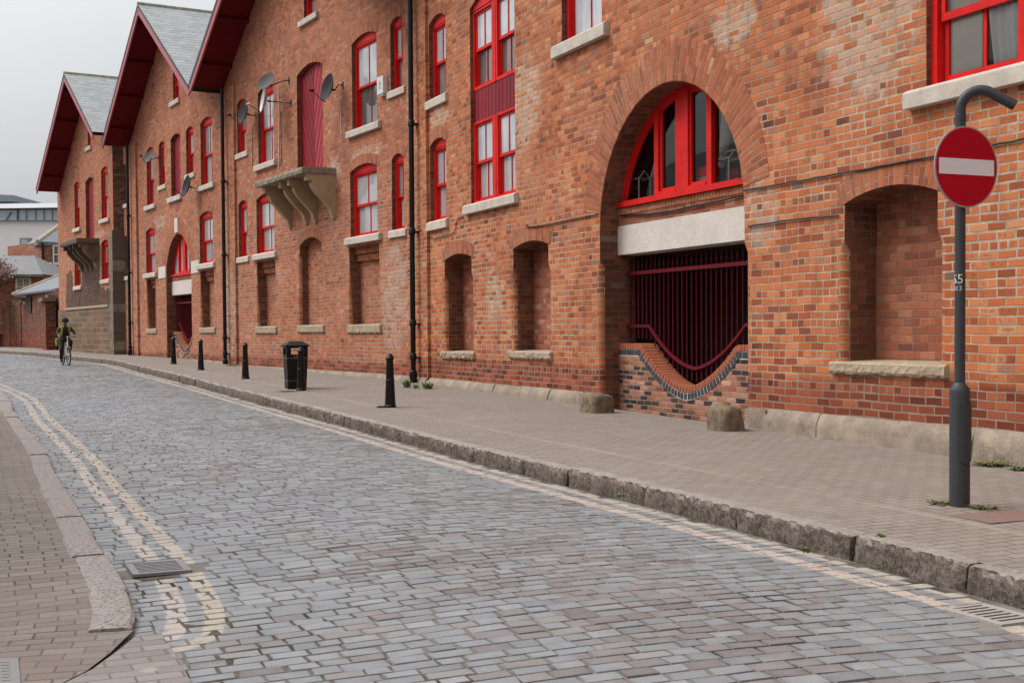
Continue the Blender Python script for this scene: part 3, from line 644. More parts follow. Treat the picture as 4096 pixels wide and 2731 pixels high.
# paired windows with boarded panel between, one tall opening
s0,s1=3.50,5.64
P,_=archhole(s0,s1,3.9,7.72,.22); H.append(dict(poly=P,depth=.12)); ring_on(wm,WN,s0,s1,7.72,.22,.235)
def double_window(z0,zt,tones,arched,si):
    mb=MB(); d=.06; a=-d; c=(s0+s1)/2
    if arched:
        A,_=arcpts(s0,s1,zt,.22,8); Pp=[(s1,zt-.05),(s1,zt)]+A+[(s0,zt),(s0,zt-.05)]; m=len(Pp)
        f=[WN.p(x,z,a+.012) for x,z in Pp]; mb.add(f,[list(range(m))],None); zt-=.05
    for (l,r) in ((s0,c-.055),(c+.055,s1)):
        bw(mb,WN,l,l+.075,z0,zt,a,a-.16); bw(mb,WN,r-.075,r,z0,zt,a,a-.16); bw(mb,WN,l+.075,r-.075,z0,z0+.06,a-.003,a-.16); bw(mb,WN,l+.075,r-.075,zt-.05,zt,a-.003,a-.16)
    bw(mb,WN,c-.055,c+.055,z0,zt,a+.008,a-.16)
    zm=(z0+zt)/2; pb=MB()
    for (L,Rr) in ((s0+.075,c-.13),(c+.13,s1-.075)):
        for i,(za,zb,o) in enumerate(((zm-.025,zt-.05,a-.035),(z0+.06,zm+.02,a-.085))):
            bw(mb,WN,L,L+.045,za,zb,o,o-.035); bw(mb,WN,Rr-.045,Rr,za,zb,o,o-.035); bw(mb,WN,L+.045,Rr-.045,zb-.045,zb,o-.001,o-.034); bw(mb,WN,L+.045,Rr-.045,za,za+.055,o-.001,o-.034)
            m=(L+Rr)/2; bw(mb,WN,m-.013,m+.013,za+.055,zb-.045,o-.004,o-.03)
            t=U(-.004,.004); dx=random.random()*7
            for x0,x1 in ((L+.02,m),(m,Rr-.02)): pb.quad([WN.p(x0,za+.03,o-.02),WN.p(x1,za+.03,o-.02+t),WN.p(x1,zb-.03,o-.02),WN.p(x0,zb-.03,o-.02)],[(x0+dx,za),(x1+dx,za),(x1+dx,zb),(x0+dx,zb)],i)
    w=obj('window',mb,REDP,BN,label='paired sash window with '+('arched head' if arched else 'flat head'),bev=.003)
    obj('pane',pb,[PANES[tones[0]],PANES[tones[1]]],w)
    if si: sill(WN,w,s0-.24,s1+.14,3.74,3.93,.1)
double_window(6.13,7.72,'bd',True,False); double_window(3.93,5.52,'bw',False,True)
mb=MB(); bw(mb,WN,s0,s1,5.52,6.13,-.075,-.12); obj('boarded_panel',mb,PANEL,BN)
# top right window running out of the frame
P,_=archhole(16.13,19.6,3.9,5.75,.3); H.append(dict(poly=P,depth=.11))
s0,s1=16.13,17.95
mb=MB(); a=-.06; z0,zt=3.9,5.7
for l,r in ((16.13,16.22),(17.30,17.95),(19.5,19.6)): bw(mb,WN,l,r,z0,zt,a,a-.16)
bw(mb,WN,16.22,19.5,z0,z0+.06,a-.003,a-.16); bw(mb,WN,16.13,19.6,zt,6.1,a-.001,a-.16)
pb=MB(); cv=MB()
for (L,Rr,tn) in ((16.24,17.30,0),(17.95,19.5,0)):
    for i,(za,zb,o) in enumerate(((4.60,zt,a-.035),(z0+.06,4.68,a-.085))):
        bw(mb,WN,L,L+.055,za,zb,o,o-.035); bw(mb,WN,Rr-.03,Rr,za,zb,o,o-.035); bw(mb,WN,L+.055,Rr-.03,zb-.06,zb,o-.001,o-.034); bw(mb,WN,L+.055,Rr-.03,za,za+.08,o-.001,o-.034)
        m=L+.55; bw(mb,WN,m-.02,m+.02,za+.08,zb-.06,o-.004,o-.03)
        pb.quad([WN.p(L+.02,za+.03,o-.02),WN.p(Rr-.01,za+.03,o-.02),WN.p(Rr-.01,zb-.03,o-.02),WN.p(L+.02,zb-.03,o-.02)],[(L,za),(Rr,za),(Rr,zb),(L,zb)],0)
wt=obj('window',mb,REDP,BN,label='wide red sash window with net curtain',bev=.004)
obj('pane',pb,GLASS,wt)
N_=60; vs=[]
for i in range(N_+1):
    for j in range(13):
        f=i/N_; s=16.72+f*.62; zz=3.93+1.6*j/12; dr=math.sin(f*34)*.02+math.sin(f*13+1)*.02
        pull=(1-j/12)**1.5*.28*(1-f)+0; vs.append(WN.p(s+pull*(.6),zz,-.205+dr*.8))
cv.add(vs,[[i*13+j,(i+1)*13+j,(i+1)*13+j+1,i*13+j+1] for i in range(N_) for j in range(12)],None,0,True)
t=NT('net_curtain'); t.set((.62,.62,.60),.9,.1); NETC=t.m
obj('curtain',cv,NETC,wt,label='gathered pale net curtain')
mb=MB(); bw(mb,WN,16.2,16.73,3.9,5.9,-.175,-.18,0); bw(mb,WN,17.4,19.5,3.9,5.9,-.175,-.18,0); obj('blind',mb,simple('roller_blind',(.60,.56,.49),.8,3,.1),wt)
mb=MB(); bw(mb,WN,15.9,19.8,3.7,6.2,-.2,-2.2,0,'blrtd'); obj('room_lining',mb,CREAM,wt)
sill(WN,wt,16.13-.25,19.8,3.74,3.94,.1)
# niches
def niche(W,bld,H,wm,s0,s1,z0,zs,rise,depth,wid,zc,sl,rough=.012,pm=2,ringh=.26,slz=.14,out=.06):
    P,w=archhole(s0,s1,z0,zs,rise,wid,zc); H.append(dict(poly=P,w=w,depth=depth)); 
    if ringh: ring_on(wm,W,s0,s1,zs,rise,ringh)
    recess_panel(wm,W,s0,s1,z0,zs+rise,depth,pm)
    sill(W,bld,sl[0],sl[1],z0-slz+.01,z0+.01,out,depth-.02,SANDST,rough,'niche_sill')
niche(WN,BN,H,wm,2.0,3.49,1.03,2.91,.1,.41,.012,2.62,(1.84,3.66),.016)
niche(WN,BN,H,wm,5.52,7.0,1.08,2.93,.1,.41,.012,2.6,(5.34,7.15),.01)
niche(WN,BN,H,wm,14.82,16.30,1.07,2.86,.13,.46,.012,2.46,(14.60,16.46),.008,ringh=.27)
H.append(arch_bay(WN,BN,wm,10.86,1.98,2.97,3.45,2.63,3.08,.2,1.24,.62))
ring(wm,WN,10.86,2.97,1.985,2.55,-1.42,1.42,.006,1,40)
OUT=[(-.25,-.6),(24,-.6),(24,9.0)]+[(15.2,9.05),(7.4,13.9),(-.25,9.3)]
wallmesh(wm,WN,OUT,H)
# pilaster strip carrying the rainwater pipe
bw(wm,WN,-.15,1.11,-.4,9.2,.065,.0,0,'flrt')
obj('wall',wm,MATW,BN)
drainpipe(WN,BN,.55,.38,9.1,.2,.058,(5.95,3.62,1.63,.9))
plinth(WN,BN,[(-.1,8.3),(13.35,24)],.455,.13)
gable(WN,BN,-.4,7.4,15.2,9.1,13.95); gable(WN,BN,15.2,23,30.8,9.1,13.95)
def slack(W,pts,off,r,par):
    mb=MB(); P=catmull([W.p(s,z,off) for s,z in pts],.15); P=[p+Vector((0,0,U(-.006,.006))) for p in P]; tube(mb,P,r,5); return obj('cable',mb,BLACKM,par)
slack(WN,[(6.18,3.33),(6.2,3.27),(7.07,3.25),(8.0,3.26),(8.86,3.26)],.02,.011,BN)
slack(WN,[(9.0,3.24),(10.2,3.18),(11.25,3.19),(12.8,3.23)],-.30,.014,BN)
slack(WN,[(12.85,3.22),(14.5,3.21),(16.2,3.21),(18,3.22),(21,3.22)],.02,.011,BN); slack(WN,[(12.95,2.75),(13.8,2.76),(14.74,2.74)],.02,.010,BN)
slack(WN,[(1.3,3.4),(2.4,3.42),(2.7,3.5),(2.75,3.68),(3.1,3.72)],.02,.008,BN)
# room behind the half round window, lit only by the window
mb=MB(); p=WN.p; x0,x1,z0,z1,f,b=8.7,13.0,3.44,5.2,-.42,-4.2
mb.quad([p(x0,z0,b),p(x1,z0,b),p(x1,z1,b),p(x0,z1,b)]); mb.quad([p(x0,z0,f),p(x0,z0,b),p(x0,z1,b),p(x0,z1,f)]); mb.quad([p(x1,z0,f),p(x1,z1,f),p(x1,z1,b),p(x1,z0,b)])
mb.quad([p(x0,z1,f),p(x0,z1,b),p(x1,z1,b),p(x1,z1,f)]); mb.quad([p(x0,z0,f),p(x1,z0,f),p(x1,z0,b),p(x0,z0,b)]); obj('room_lining',mb,CREAM,BN)
mb=MB(); vs=[]
for i in range(21):
    for j in range(9):
        f_=i/20; g_=j/8; s=11.1+.42*f_+ (.30-.45*f_)*(g_-.5)*.6; s=11.12+(.12+.30*g_)*f_+.1*g_; vs.append(WN.p(s,3.75+1.1*g_,-.75+math.sin(f_*16)*.03))
mb.add(vs,[[i*9+j,(i+1)*9+j,(i+1)*9+j+1,i*9+j+1] for i in range(20) for j in range(8)],None,0,True); obj('curtain',mb,NETC,BN,label='tied pale curtain inside the half round window')
# dressed stones at foot of the arch
# ---------------- M : gabled warehouse with dishes
def gabled(W,bld,wins,extra,out,mats=MATM):
    H=[]; wm=MB()
    for w in wins: win(W,bld,H,wm,*w[0],**w[1])
    for e in extra: e(H,wm)
    wallmesh(wm,W,out,H); return wm
M_=WM
def up(s0,s1,t,small=False,z0=None,tall=True):
    z0=z0 or (6.35 if tall else 6.93)
    return ((s0,s1,z0,8.44,.13 if not small else .11,t),dict(g=.14 if small else .24,so=.05 if small else .09,sh=(.18,0)))
def lo(s0,s1,t,small=False): return ((s0,s1,3.75,5.36,.12,t),dict(g=.14 if small else .24,so=.05 if small else .09,sh=(.18,0)))
winsM=[up(-12.53,-11.62,'gv',True,tall=False),up(-10.51,-9.16,'ww'),up(-3.37,-1.87,'bd'),up(-1.09,-.42,'bg',True,tall=False),
 lo(-12.5,-11.63,'ww',True),lo(-10.77,-9.2,'vv'),lo(-3.55,-1.91,'ww'),lo(-1.08,-.42,'gw',True)]
def exM(H,wm):
    P,_=archhole(-7.23,-5.32,5.62,8.36,.18,n=12); H.append(dict(poly=P,depth=.16)); ring_on(wm,WM,-7.23,-5.32,8.36,.18,.25); 
    P,_=archhole(-6.62,-5.72,9.77,10.9,.1); H.append(dict(poly=P,depth=.12)); ring_on(wm,WM,-6.62,-5.72,10.9,.1)
    niche(WM,BMid,H,wm,-7.15,-5.5,1.63,3.77,.2,.25,.05,3.6,(-7.32,-5.36),.008,2,.25,.2,.05)
    for a,b in ((-3.66,-1.83),(-10.8,-9.14)):
        P=[(a,1.62),(b,1.62),(b,3.53),(a,3.53)]; H.append(dict(poly=P,depth=.3,w=[1,1,0,0])); recess_panel(wm,WM,a,b,1.62,3.53,.3)
        corbel_table(wm,WM,a,b,3.53); sill(WM,BMid,a-.1,b+.1,1.42,1.63,.05,.27,SANDST,.008,'niche_sill')
wmM=gabled(WM,BMid,winsM,[exM],[(-13.9,-.4),(.25,-.4),(.25,9.2),(-.4,9.2),(-7.2,13.4),(-13.9,9.25)])
bw(wmM,WM,-13.88,-12.66,-.4,9.15,.07,0,0,'flrt')
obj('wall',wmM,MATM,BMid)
loading_door(WM,BMid,-7.23,-5.32,5.62,8.36,.18)
window(WM,BMid,-6.62,-5.72,9.77,10.9,.1,.08,'bg',1,(-6.92,-5.55,9.6,9.78,.08))
platform(WM,BMid,-8.15,-4.47,5.57,.9,[(-7.82,.2),(-6.52,.17),(-5.86,.17),(-4.6,.2)])
gable(WM,BMid,-14.0,-7.2,-.4,9.1,13.3)
drainpipe(WM,BMid,-13.4,.4,9.1,.2,.058,(6.2,3.9,1.3,.8))
plinth(WM,BMid,[(-13.3,-.15)],.46,.12)
# ---------------- P
winsP=[up(-23.95,-22.83,'wg'),up(-22.05,-21.22,'gg',True,tall=False),up(-18.32,-17.39,'vg',True,tall=False),up(-16.53,-15.18,'gw'),
 lo(-24.24,-22.80,'vw'),lo(-16.78,-15.24,'ww'),
 ((-28.15,-27.35,6.78,8.33,.1,'gg'),dict(g=.14,so=.05,sh=(.18,0))),((-28.13,-27.33,3.80,5.38,.1,'wd'),dict(g=.14,so=.05,sh=(.18,0)))]
def exP(H,wm):
    P,_=archhole(-20.36,-19.05,6.35,8.42,.14); H.append(dict(poly=P,depth=.16)); ring_on(wm,WM,-20.36,-19.05,8.42,.14,.22)
    P,_=archhole(-19.93,-19.15,9.75,10.9,.1); H.append(dict(poly=P,depth=.12)); ring_on(wm,WM,-19.93,-19.15,10.9,.1,.2)
    for a,b in ((-24.2,-22.83),(-16.77,-15.18)):
        P=[(a,1.62),(b,1.62),(b,3.53),(a,3.53)]; H.append(dict(poly=P,depth=.3,w=[1,1,0,0])); recess_panel(wm,WM,a,b,1.62,3.53,.3)
        corbel_table(wm,WM,a,b,3.53); sill(WM,BP,a-.1,b+.1,1.44,1.63,.05,.27,SANDST,.008,'niche_sill')
    H.append(arch_bay(WM,BP,wm,-19.56,1.69,3.3,3.6,2.84,3.34,.5,1.5,.92,False))
    ring(wm,WM,-19.56,3.3,1.695,2.2,-1.3,1.3,.006,1,26)
wmP=gabled(WM,BP,winsP,[exP],[(-28.6,-.4),(-13.9,-.4),(-13.9,9.25),(-20.45,13.1),(-26.9,9.2),(-28.6,9.2)])
bw(wmP,WM,-26.85,-25.45,-.4,9.1,.08,0,0,'flrt')
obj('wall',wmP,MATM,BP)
loading_door(WM,BP,-20.36,-19.05,6.35,8.42,.14)
mb=MB(); sill(WM,BP,-20.7,-18.9,6.17,6.36,.09,name='door_sill')
window(WM,BP,-19.93,-19.15,9.75,10.9,.1,.08,'gg',1,(-20.3,-19.0,9.58,9.77,.08))
for nm,a,b,z0,z1,o in (('keystone',-19.87,-19.45,5.04,5.56,.04),('impost_stone',-22.3,-21.28,3.5,3.92,.02),('impost_stone',-17.83,-16.9,3.5,3.92,.02)):
    mb=MB(); bw(mb,WM,a,b,z0,z1,o,-.1); obj(nm,mb,CONC,BP,bev=.01)
gable(WM,BP,-26.9,-20.5,-14.0,9.03,13.07)
drainpipe(WM,BP,-26.3,.6,9.1,.2,.06,(6.2,3.9,1.9,.9))
plinth(WM,BP,[(-25.4,-21.3),(-17.8,-13.95)],.53,.13)
# ---------------- Q
winsQ=[((-2.05,-.84,6.31,8.37,.14,'gw'),dict(g=.24,so=.09,sh=(.18,0))),((-7.38,-6.32,6.31,8.32,.12,'wg'),dict(g=.24,so=.09,sh=(.18,0))),
 ((-2.18,-.86,3.74,5.3,.13,'gd'),dict(g=.16,so=.07,sh=(.18,0))),((-7.6,-6.25,3.64,5.3,.13,'gd'),dict(g=.16,so=.07,sh=(.18,0)))]
def exQ(H,wm):
    P,_=archhole(-5.08,-3.45,5.6,8.2,.16); H.append(dict(poly=P,depth=.16)); ring_on(wm,WQ,-5.08,-3.45,8.2,.16,.22)
    P,_=archhole(-4.45,-3.88,9.72,10.8,.1); H.append(dict(poly=P,depth=.12)); ring_on(wm,WQ,-4.45,-3.88,10.8,.1,.2)
wmQ=gabled(WQ,BQ,winsQ,[exQ],[(-11.25,2.6),(-.02,2.6),(-.02,9.6),(1.0,9.6),(-4.0,12.7),(-11.25,8.3)][0:3]+[(-.02,10.1),(-4.0,12.7),(-11.25,8.3)])
# return wall facing down the street, and far flank
pr=lambda s,z,o:WQ.p(s,z,o)
wmQ.quad([pr(-.02,2.6,0),pr(.3,2.6,-.9),pr(.3,9.6,-.9),pr(-.02,9.6,0)],[(.1,2.6),(.9,2.6),(.9,9.6),(.1,9.6)],5)
bw(wmQ,WQ,-11.25,-11.2,-.4,8.4,0,-12,0,'l')
SOOTB=brick_mat('brick_sooty',seed=31,mortar=(.16,.11,.08),mw=.004,cols=[(0,(.04,.02,.015)),(.4,(.09,.04,.026)),(.8,(.15,.07,.045)),(1,(.22,.11,.07))])
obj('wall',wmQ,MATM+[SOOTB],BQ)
mb=MB(); bw(mb,WQ,-11.25,0,-.4,2.6,.05,-.1); obj('stone_base',mb,STONEW,BQ)
mb=MB(); mb.quad([pr(0,-.4,.05),pr(.34,-.4,-1.0),pr(.34,5.6,-1.0),pr(0,5.6,.05)],[(0,-.4),(1,-.4),(1,5.6),(0,5.6)]); obj('return_stonework',mb,brick_mat('quoin_return2',C=.41,L=.8,seed=43,bond=200,mortar=(.18,.13,.09),mw=.02,gray=0,bumps=1,cols=[(0,(.045,.034,.025)),(.5,(.085,.064,.046)),(1,(.13,.10,.07))]),BQ)
mb=MB(); bw(mb,WQ,-9.5,-.9,2.58,2.68,.09,-.05); obj('string_course',mb,SANDST,BQ)
mb=MB(); z=.3
k=0
while z<5.6:
    h=U(.32,.5); w=.62 if k%2 else .42; bw(mb,WQ,-w,.03,z+.006,z+h-.006,.07,-.02); 
    e=.33*(.5 if k%2 else 1); f=1.0*(.5 if k%2 else 1); mb.quad([pr(.031,z+.006,.07),pr(.031+e,z+.006,.07-f),pr(.031+e,z+h-.006,.07-f),pr(.031,z+h-.006,.07)],None,0 if k%4==1 else 1); z+=h; k+=1
obj('quoin',mb,[stone_mat('quoin_stone',(.22,.18,.13),(.13,.105,.08),3,dark=.6),brick_mat('quoin_return',C=.41,L=.8,seed=41,bond=200,mortar=(.18,.13,.09),mw=.02,gray=0,bumps=1,cols=[(0,(.045,.034,.025)),(.5,(.085,.064,.046)),(1,(.13,.10,.07))])],BQ)
mb=MB(); Pp=[(-9.5,2.7),(-.65,2.7),(-.75,3.3),(-2.6,3.45),(-2.75,4.3),(-6.1,4.6),(-6.1,3.45),(-7.9,3.45),(-8.2,4.4),(-9.2,4.4),(-9.5,3.6)]
Pj=[]
for i in range(len(Pp)):
    a,b=Vector(Pp[i]),Vector(Pp[(i+1)%len(Pp)]); n=max(1,int((b-a).length/.15))
    for k in range(n): q=a.lerp(b,k/n); Pj.append((q.x+U(-.1,.1),q.y+(U(-.09,.09) if q.y>2.75 else 0)))
Pp=Pj; Vf,fc=poly_fill(Pp,[])
for f_ in fc: mb.quad([WQ.p(Vf[i].x,Vf[i].y,.012) for i in f_],[(Vf[i].x,Vf[i].y) for i in f_])
for i in range(len(Pp)):
    a,b=Pp[i],Pp[(i+1)%len(Pp)]; mb.quad([WQ.p(a[0],a[1],.012),WQ.p(b[0],b[1],.012),WQ.p(b[0],b[1],-.01),WQ.p(a[0],a[1],-.01)])
obj('sooty_patch',mb,brick_mat('brick_soot_patch',seed=61,mortar=(.085,.058,.04),mw=.004,cols=[(0,(.04,.024,.018)),(.4,(.075,.042,.029)),(.8,(.11,.06,.04)),(1,(.16,.085,.055))],pale=.1),BQ)
loading_door(WQ,BQ,-5.08,-3.45,5.6,8.2,.16)
window(WQ,BQ,-4.45,-3.88,9.72,10.8,.1,.08,'gg',1,(-4.75,-3.7,9.55,9.74,.08))
platform(WQ,BQ,-6.1,-2.55,5.55,.95,[(-5.85,.22),(-4.75,.2),(-3.95,.2),(-2.75,.22)],4.25,.2,stone_mat('sooty_slab',(.14,.11,.08),(.07,.055,.042),6),stone_mat('sooty_bracket',(.20,.145,.085),(.09,.068,.045),2,dark=.6,dcol=(.04,.03,.022)))
gable(WQ,BQ,-10.8,-4.0,1.25,8.35,12.65,9.4)
mb=MB(); c=WQ.p(-4.0,12.95,-9.5); box(mb,(c.x,c.y,c.z+.1),(1.3,.9,.8)); box(mb,(c.x,c.y,c.z+.53),(1.5,1.1,.1)); obj('chimney',mb,BRICKO,BQ)

# ================================================================ GROUND
RK=[(4.6,1.9),(3.9,3.5),(3.3,5.2),(2.73,6.85),(2.02,8.55),(1.28,10.15),(.33,12.15),(-.75,14.45),(-1.95,17.2),(-4.3,22.4),(-7.1,28.7),(-9.0,32.9),(-11.35,38),(-13.4,42.6),(-14.75,45.2),(-17.9,50.4),(-22.0,57.6),(-26.2,63.5),(-32,70),(-42,79)]
LK=[(-42,66),(-31,54),(-22,44),(-16.2,36),(-10.83,26.4),(-7.9,19.9),(-5.4,14.4),(-4.24,11.68),(-3.0,8.87),(-2.56,7.87),(-2.36,7.42),(-2.22,7.11),(-2.09,6.82),(-1.99,6.55),(-1.93,6.30)]
RC=catmull([(x,y,0) for x,y in RK],.1); LC=catmull([(x,y,0) for x,y in LK],.1)
LCn=np.array([(p.x,p.y) for p in LC])
def nrm(C):
    N=[]
    for i in range(len(C)):
        d=(C[min(i+1,len(C)-1)]-C[max(i-1,0)]).normalized(); N.append(Vector((-d.y,d.x,0)))
    return N
RNn=nrm(RC); LNn=nrm(LC)      # R: normal points left (to the road); L runs towards camera
arc=[0]
for i in range(1,len(RC)): arc.append(arc[-1]+(RC[i]-RC[i-1]).length)
arcL=[0]
for i in range(1,len(LC)): arcL.append(arcL[-1]+(LC[i]-LC[i-1]).length)
ROADZ=-.165
def rz(y,u=1): 
    return gz(y,ROADZ)+.05*math.exp(-((u-2.3)/1.6)**2)
def lz(y):      # left pavement level
    k=max(0,min(1,(y-6.0)/1.5)); k=k*k*(3-2*k); return gz(y,ROADZ+.03+.085*k)
# pavement region polygon left
LPOLY=[(p.x,p.y) for p in LC]+[(-1.92,6.2),(-1.92,5.9),(-1.93,5.6),(-2.0,5.3),(-2.3,4.5),(-2.9,3.8),(-9,1),(-80,1),(-80,66)]
# road bed
t=NT('joint_bed'); v=t.oc(); n=t.noise(v,1.1,4,.6); n2=t.noise(v,30,4,.7); c=t.ramp(t.m_('ADD',t.m_('MULTIPLY',n,.75),t.m_('MULTIPLY',n2,.25)),[(.38,(.03,.022,.015)),(.46,(.09,.075,.06)),(.54,(.16,.145,.125))])
u_,uu,vv=t.uv(); c=t.mix(t.m_('MULTIPLY',t.mr(uu,2.9,1.2,0,.7),t.mr(n,.38,.62)),c,(.23,.205,.17)); ms=t.mr(t.noise(v,2.3,4,.7),.6,.7); c=t.mix(t.m_('MULTIPLY',ms,.6),c,(.06,.07,.025)); 
t.set(c,.95,.2); t.bump(n2,.6,.01); BED=t.m
mb=MB(); us=[0,.05,.3,.8,1.5,2.2,3,3.8,4.6,6,9]; m=len(us)
rows=list(range(0,len(RC),4))
vs=[];uv=[]
for i in rows:
    for u in us:
        p=RC[i]+RNn[i]*u; vs.append((p.x,p.y,rz(p.y,u)-.0045)); uv.append((u,arc[i]))
mb.add(vs,[[i*m+j,i*m+j+1,(i+1)*m+j+1,(i+1)*m+j] for i in range(len(rows)-1) for j in range(m-1)],uv)
ROAD_BED=mb
# setts
SM=MB(); SV=[];SF=[];SU=[];SU2=[];SCOL=[]
def distL(x,y):
    return float(np.sqrt(((LCn-np.array((x,y)))**2).sum(1)).min())
def onroad(x,y): return not inside((x,y),LPOLY)
T=0.; ai=0; rown=0
def rpos(T,u):
    i=np.searchsorted(arc,T); i=min(max(1,i),len(arc)-1); f=(T-arc[i-1])/(arc[i]-arc[i-1]); P=RC[i-1].lerp(RC[i],f); N_=RNn[i-1].lerp(RNn[i],f); return P.x+N_.x*u,P.y+N_.y*u
while T<arc[-1]-1:
    y0=rpos(T,0)[1]; far=y0>40
    pitch=U(.116,.142)*(1.0 if y0<30 else 1.05); g=.0022+.0022*random.random(); u=.02+U(0,.1)
    wph=U(0,6); wave=lambda u:.018*math.sin(u*1.3+wph*0+T*.05)
    while u<8.5:
        Lg=U(.12,.235); 
        cx_,cy_=rpos(T+pitch/2,u+Lg/2)
        if cy_<30 and onroad(*rpos(T+pitch/2,u+.03)):
            while Lg>.06 and not onroad(*rpos(T+pitch/2,u+Lg-.015)): Lg-=.02
            cx_,cy_=rpos(T+pitch/2,u+Lg/2)
        if not onroad(cx_,cy_) or (cy_<4.4 and cx_<-2.2):
            if u>5.5 or y0>9: break
            u+=Lg; continue
        if any(abs(cx_-a)<w and abs(cy_-b)<h for a,b,w,h in ((-2.28,7.93,.24,.24),(2.60,6.60,.2,.24))): u+=Lg; continue
        jt=.012; q=[]
        gg=g+U(-.001,.0025)
        for du,dt in ((gg,gg),(Lg-gg,gg),(Lg-gg,pitch-gg),(gg,pitch-gg)):
            q.append((u+du+U(-jt,jt)*.6,T+dt+U(-jt,jt)*.45+wave(u+du)))
        hh=U(-.003,.0015); tu,tv=U(-.014,.014),U(-.02,.02)
        top=[];bot=[]
        cu_=u+Lg/2; cv_=T+pitch/2
        for a,b in q:
            ia=a+(cu_-a)*.055; ib=b+(cv_-b)*.065
            x,y=rpos(ib,ia); z=rz(y,ia)+hh+tu*(a-cu_)+tv*(b-cv_); top.append((x,y,z))
            x,y=rpos(b,a); bot.append((x,y,rz(y,a)-.010+hh)); 
        x,y=rpos(cv_,cu_); cen=(x,y,rz(y,cu_)+hh+.0015)
        o=len(SV); SV+=top+bot+[cen]
        uvs=[(a,b) for a,b in q]*2+[(cu_,cv_)]; dl=[distL(p[0],p[1]) for p in top]; dl=dl+dl+[distL(cen[0],cen[1])]
        fs=[[0,1,8],[1,2,8],[2,3,8],[3,0,8],[0,4,5,1],[1,5,6,2],[2,6,7,3],[3,7,4,0]]
        rc=(random.random(),random.random(),random.random())
        for k,f in enumerate(fs):
            SM.f.append([o+i for i in f]); SM.uv.append([uvs[i] for i in f]); SM.uv2.append([(dl[i],1.0 if i==8 else (0.0 if i<4 else -.3)) for i in f]); SM.mi.append(0); SM.sm.append(k<4); SM.col.append(rc)
        u+=Lg
    T+=pitch; rown+=1
SM.v=SV
t=NT('granite_setts'); uvn,u,v=t.uv(); _,dl,_v2=t.uv('UV2'); oc=t.oc()
at=t.n('ShaderNodeVertexColor'); at.layer_name='rnd'; sp=t.n('ShaderNodeSeparateColor'); t.l(at.outputs[0],sp.inputs[0]); r1,r2,r3=sp.outputs[0],sp.outputs[1],sp.outputs[2]
reg=t.mr(t.noise(oc,.22,3,.5),.42,.62)
cold=t.ramp(r1,[(0,(.158,.166,.176)),(.15,(.188,.198,.209)),(.8,(.216,.226,.237)),(1,(.25,.256,.26))])
warm=t.ramp(r1,[(0,(.135,.122,.122)),(.3,(.172,.158,.157)),(.8,(.20,.188,.185)),(1,(.225,.212,.205))])
sel=t.m_('GREATER_THAN',t.m_('ADD',t.m_('MULTIPLY',reg,.58),r2),1.0); c=t.mix(sel,cold,warm)
nf=t.noise(oc,70,4,.7); nm=t.noise(oc,9,4,.6); f=t.m_('ADD',.62,t.m_('ADD',t.m_('MULTIPLY',nf,.42),t.m_('MULTIPLY',nm,.38))); c=t.mix(1,c,t.comb(f,f,f),'MULTIPLY')
rim=t.mr(t.m_('ADD',_v2,t.m_('MULTIPLY',t.m_('SUBTRACT',nm,.5),.35)),-.04,.12,.38,0); c=t.mix(rim,c,(.10,.085,.07))
heart=t.mr(t.m_('ADD',_v2,t.m_('MULTIPLY',t.m_('SUBTRACT',nm,.5),.5)),.2,.9,0,.12); c=t.mix(heart,c,(.30,.305,.31))
tr_k=t.mr(t.noise(oc,.45,5,.7),.5,.68,0,.35); c=t.mix(tr_k,c,(.12,.105,.09)); ms_=t.m_('MULTIPLY',t.mr(t.noise(oc,2.7,5,.75),.62,.70),t.mr(_v2,.0,.18,.8,0)); c=t.mix(ms_,c,(.055,.06,.02))
dirt=t.mr(t.noise(oc,1.7,5,.7),.56,.72); c=t.mix(t.m_('MULTIPLY',dirt,.35),c,(.21,.19,.165)); c=t.mix(t.mr(t.noise(oc,4.3,5,.75),.58,.72,0,.35),c,(.10,.09,.08))
gut=t.mr(t.m_('ADD',u,t.m_('MULTIPLY',nm,.2)),.55,.15); c=t.mix(t.m_('MULTIPLY',gut,.5),c,(.25,.225,.20))
def stripe(d,a,b,nz):
    e=t.m_('ADD',d,t.m_('MULTIPLY',t.m_('SUBTRACT',nz,.5),.03)); return t.m_('MULTIPLY',t.mr(e,a-.008,a+.008),t.mr(e,b-.008,b+.008,1,0))
wear=t.mr(t.m_('ADD',t.m_('MULTIPLY',nm,.5),t.m_('MULTIPLY',t.noise(oc,45,4,.7),.5)),.36,.5)
nz=t.noise(oc,16,4,.6)
pyy=t.n('ShaderNodeSeparateXYZ'); t.l(oc,pyy.inputs[0]); dl2=t.m_('ADD',dl,t.mr(pyy.outputs[1],6.2,8.2,.10,0))
for (d,a,b,col,am) in ((u,.07,.18,(.42,.365,.30),.85),(u,.29,.42,(.45,.375,.32),.92),(dl2,.25,.355,(.42,.36,.315),.85),(dl2,.44,.545,(.42,.355,.275),.8)):
    k=t.m_('MULTIPLY',t.m_('MULTIPLY',stripe(d,a,b,nz),wear),am)
    if d is dl2:
        py=t.n('ShaderNodeSeparateXYZ'); t.l(oc,py.inputs[0]); k=t.m_('MULTIPLY',k,t.mr(t.m_('ADD',py.outputs[1],t.m_('MULTIPLY',t.noise(oc,7,3),1.6)),6.0,7.4,.7,1))
    c=t.mix(k,c,col)
moss=t.mr(t.noise(oc,3.1,5,.75),.66,.74); gm=t.n('ShaderNodeNewGeometry'); 
t.set(c,t.m_('ADD',.42,t.m_('MULTIPLY',nm,.28)),.42); t.bump(t.m_('ADD',nf,t.m_('MULTIPLY',nm,.8)),.45,.006); SETT=t.m
SHARP=12; road=obj('road',SM,[SETT]); SHARP=38; prop(road,kind='structure')
rb=obj('road_bed',ROAD_BED,BED); prop(rb,kind='structure')

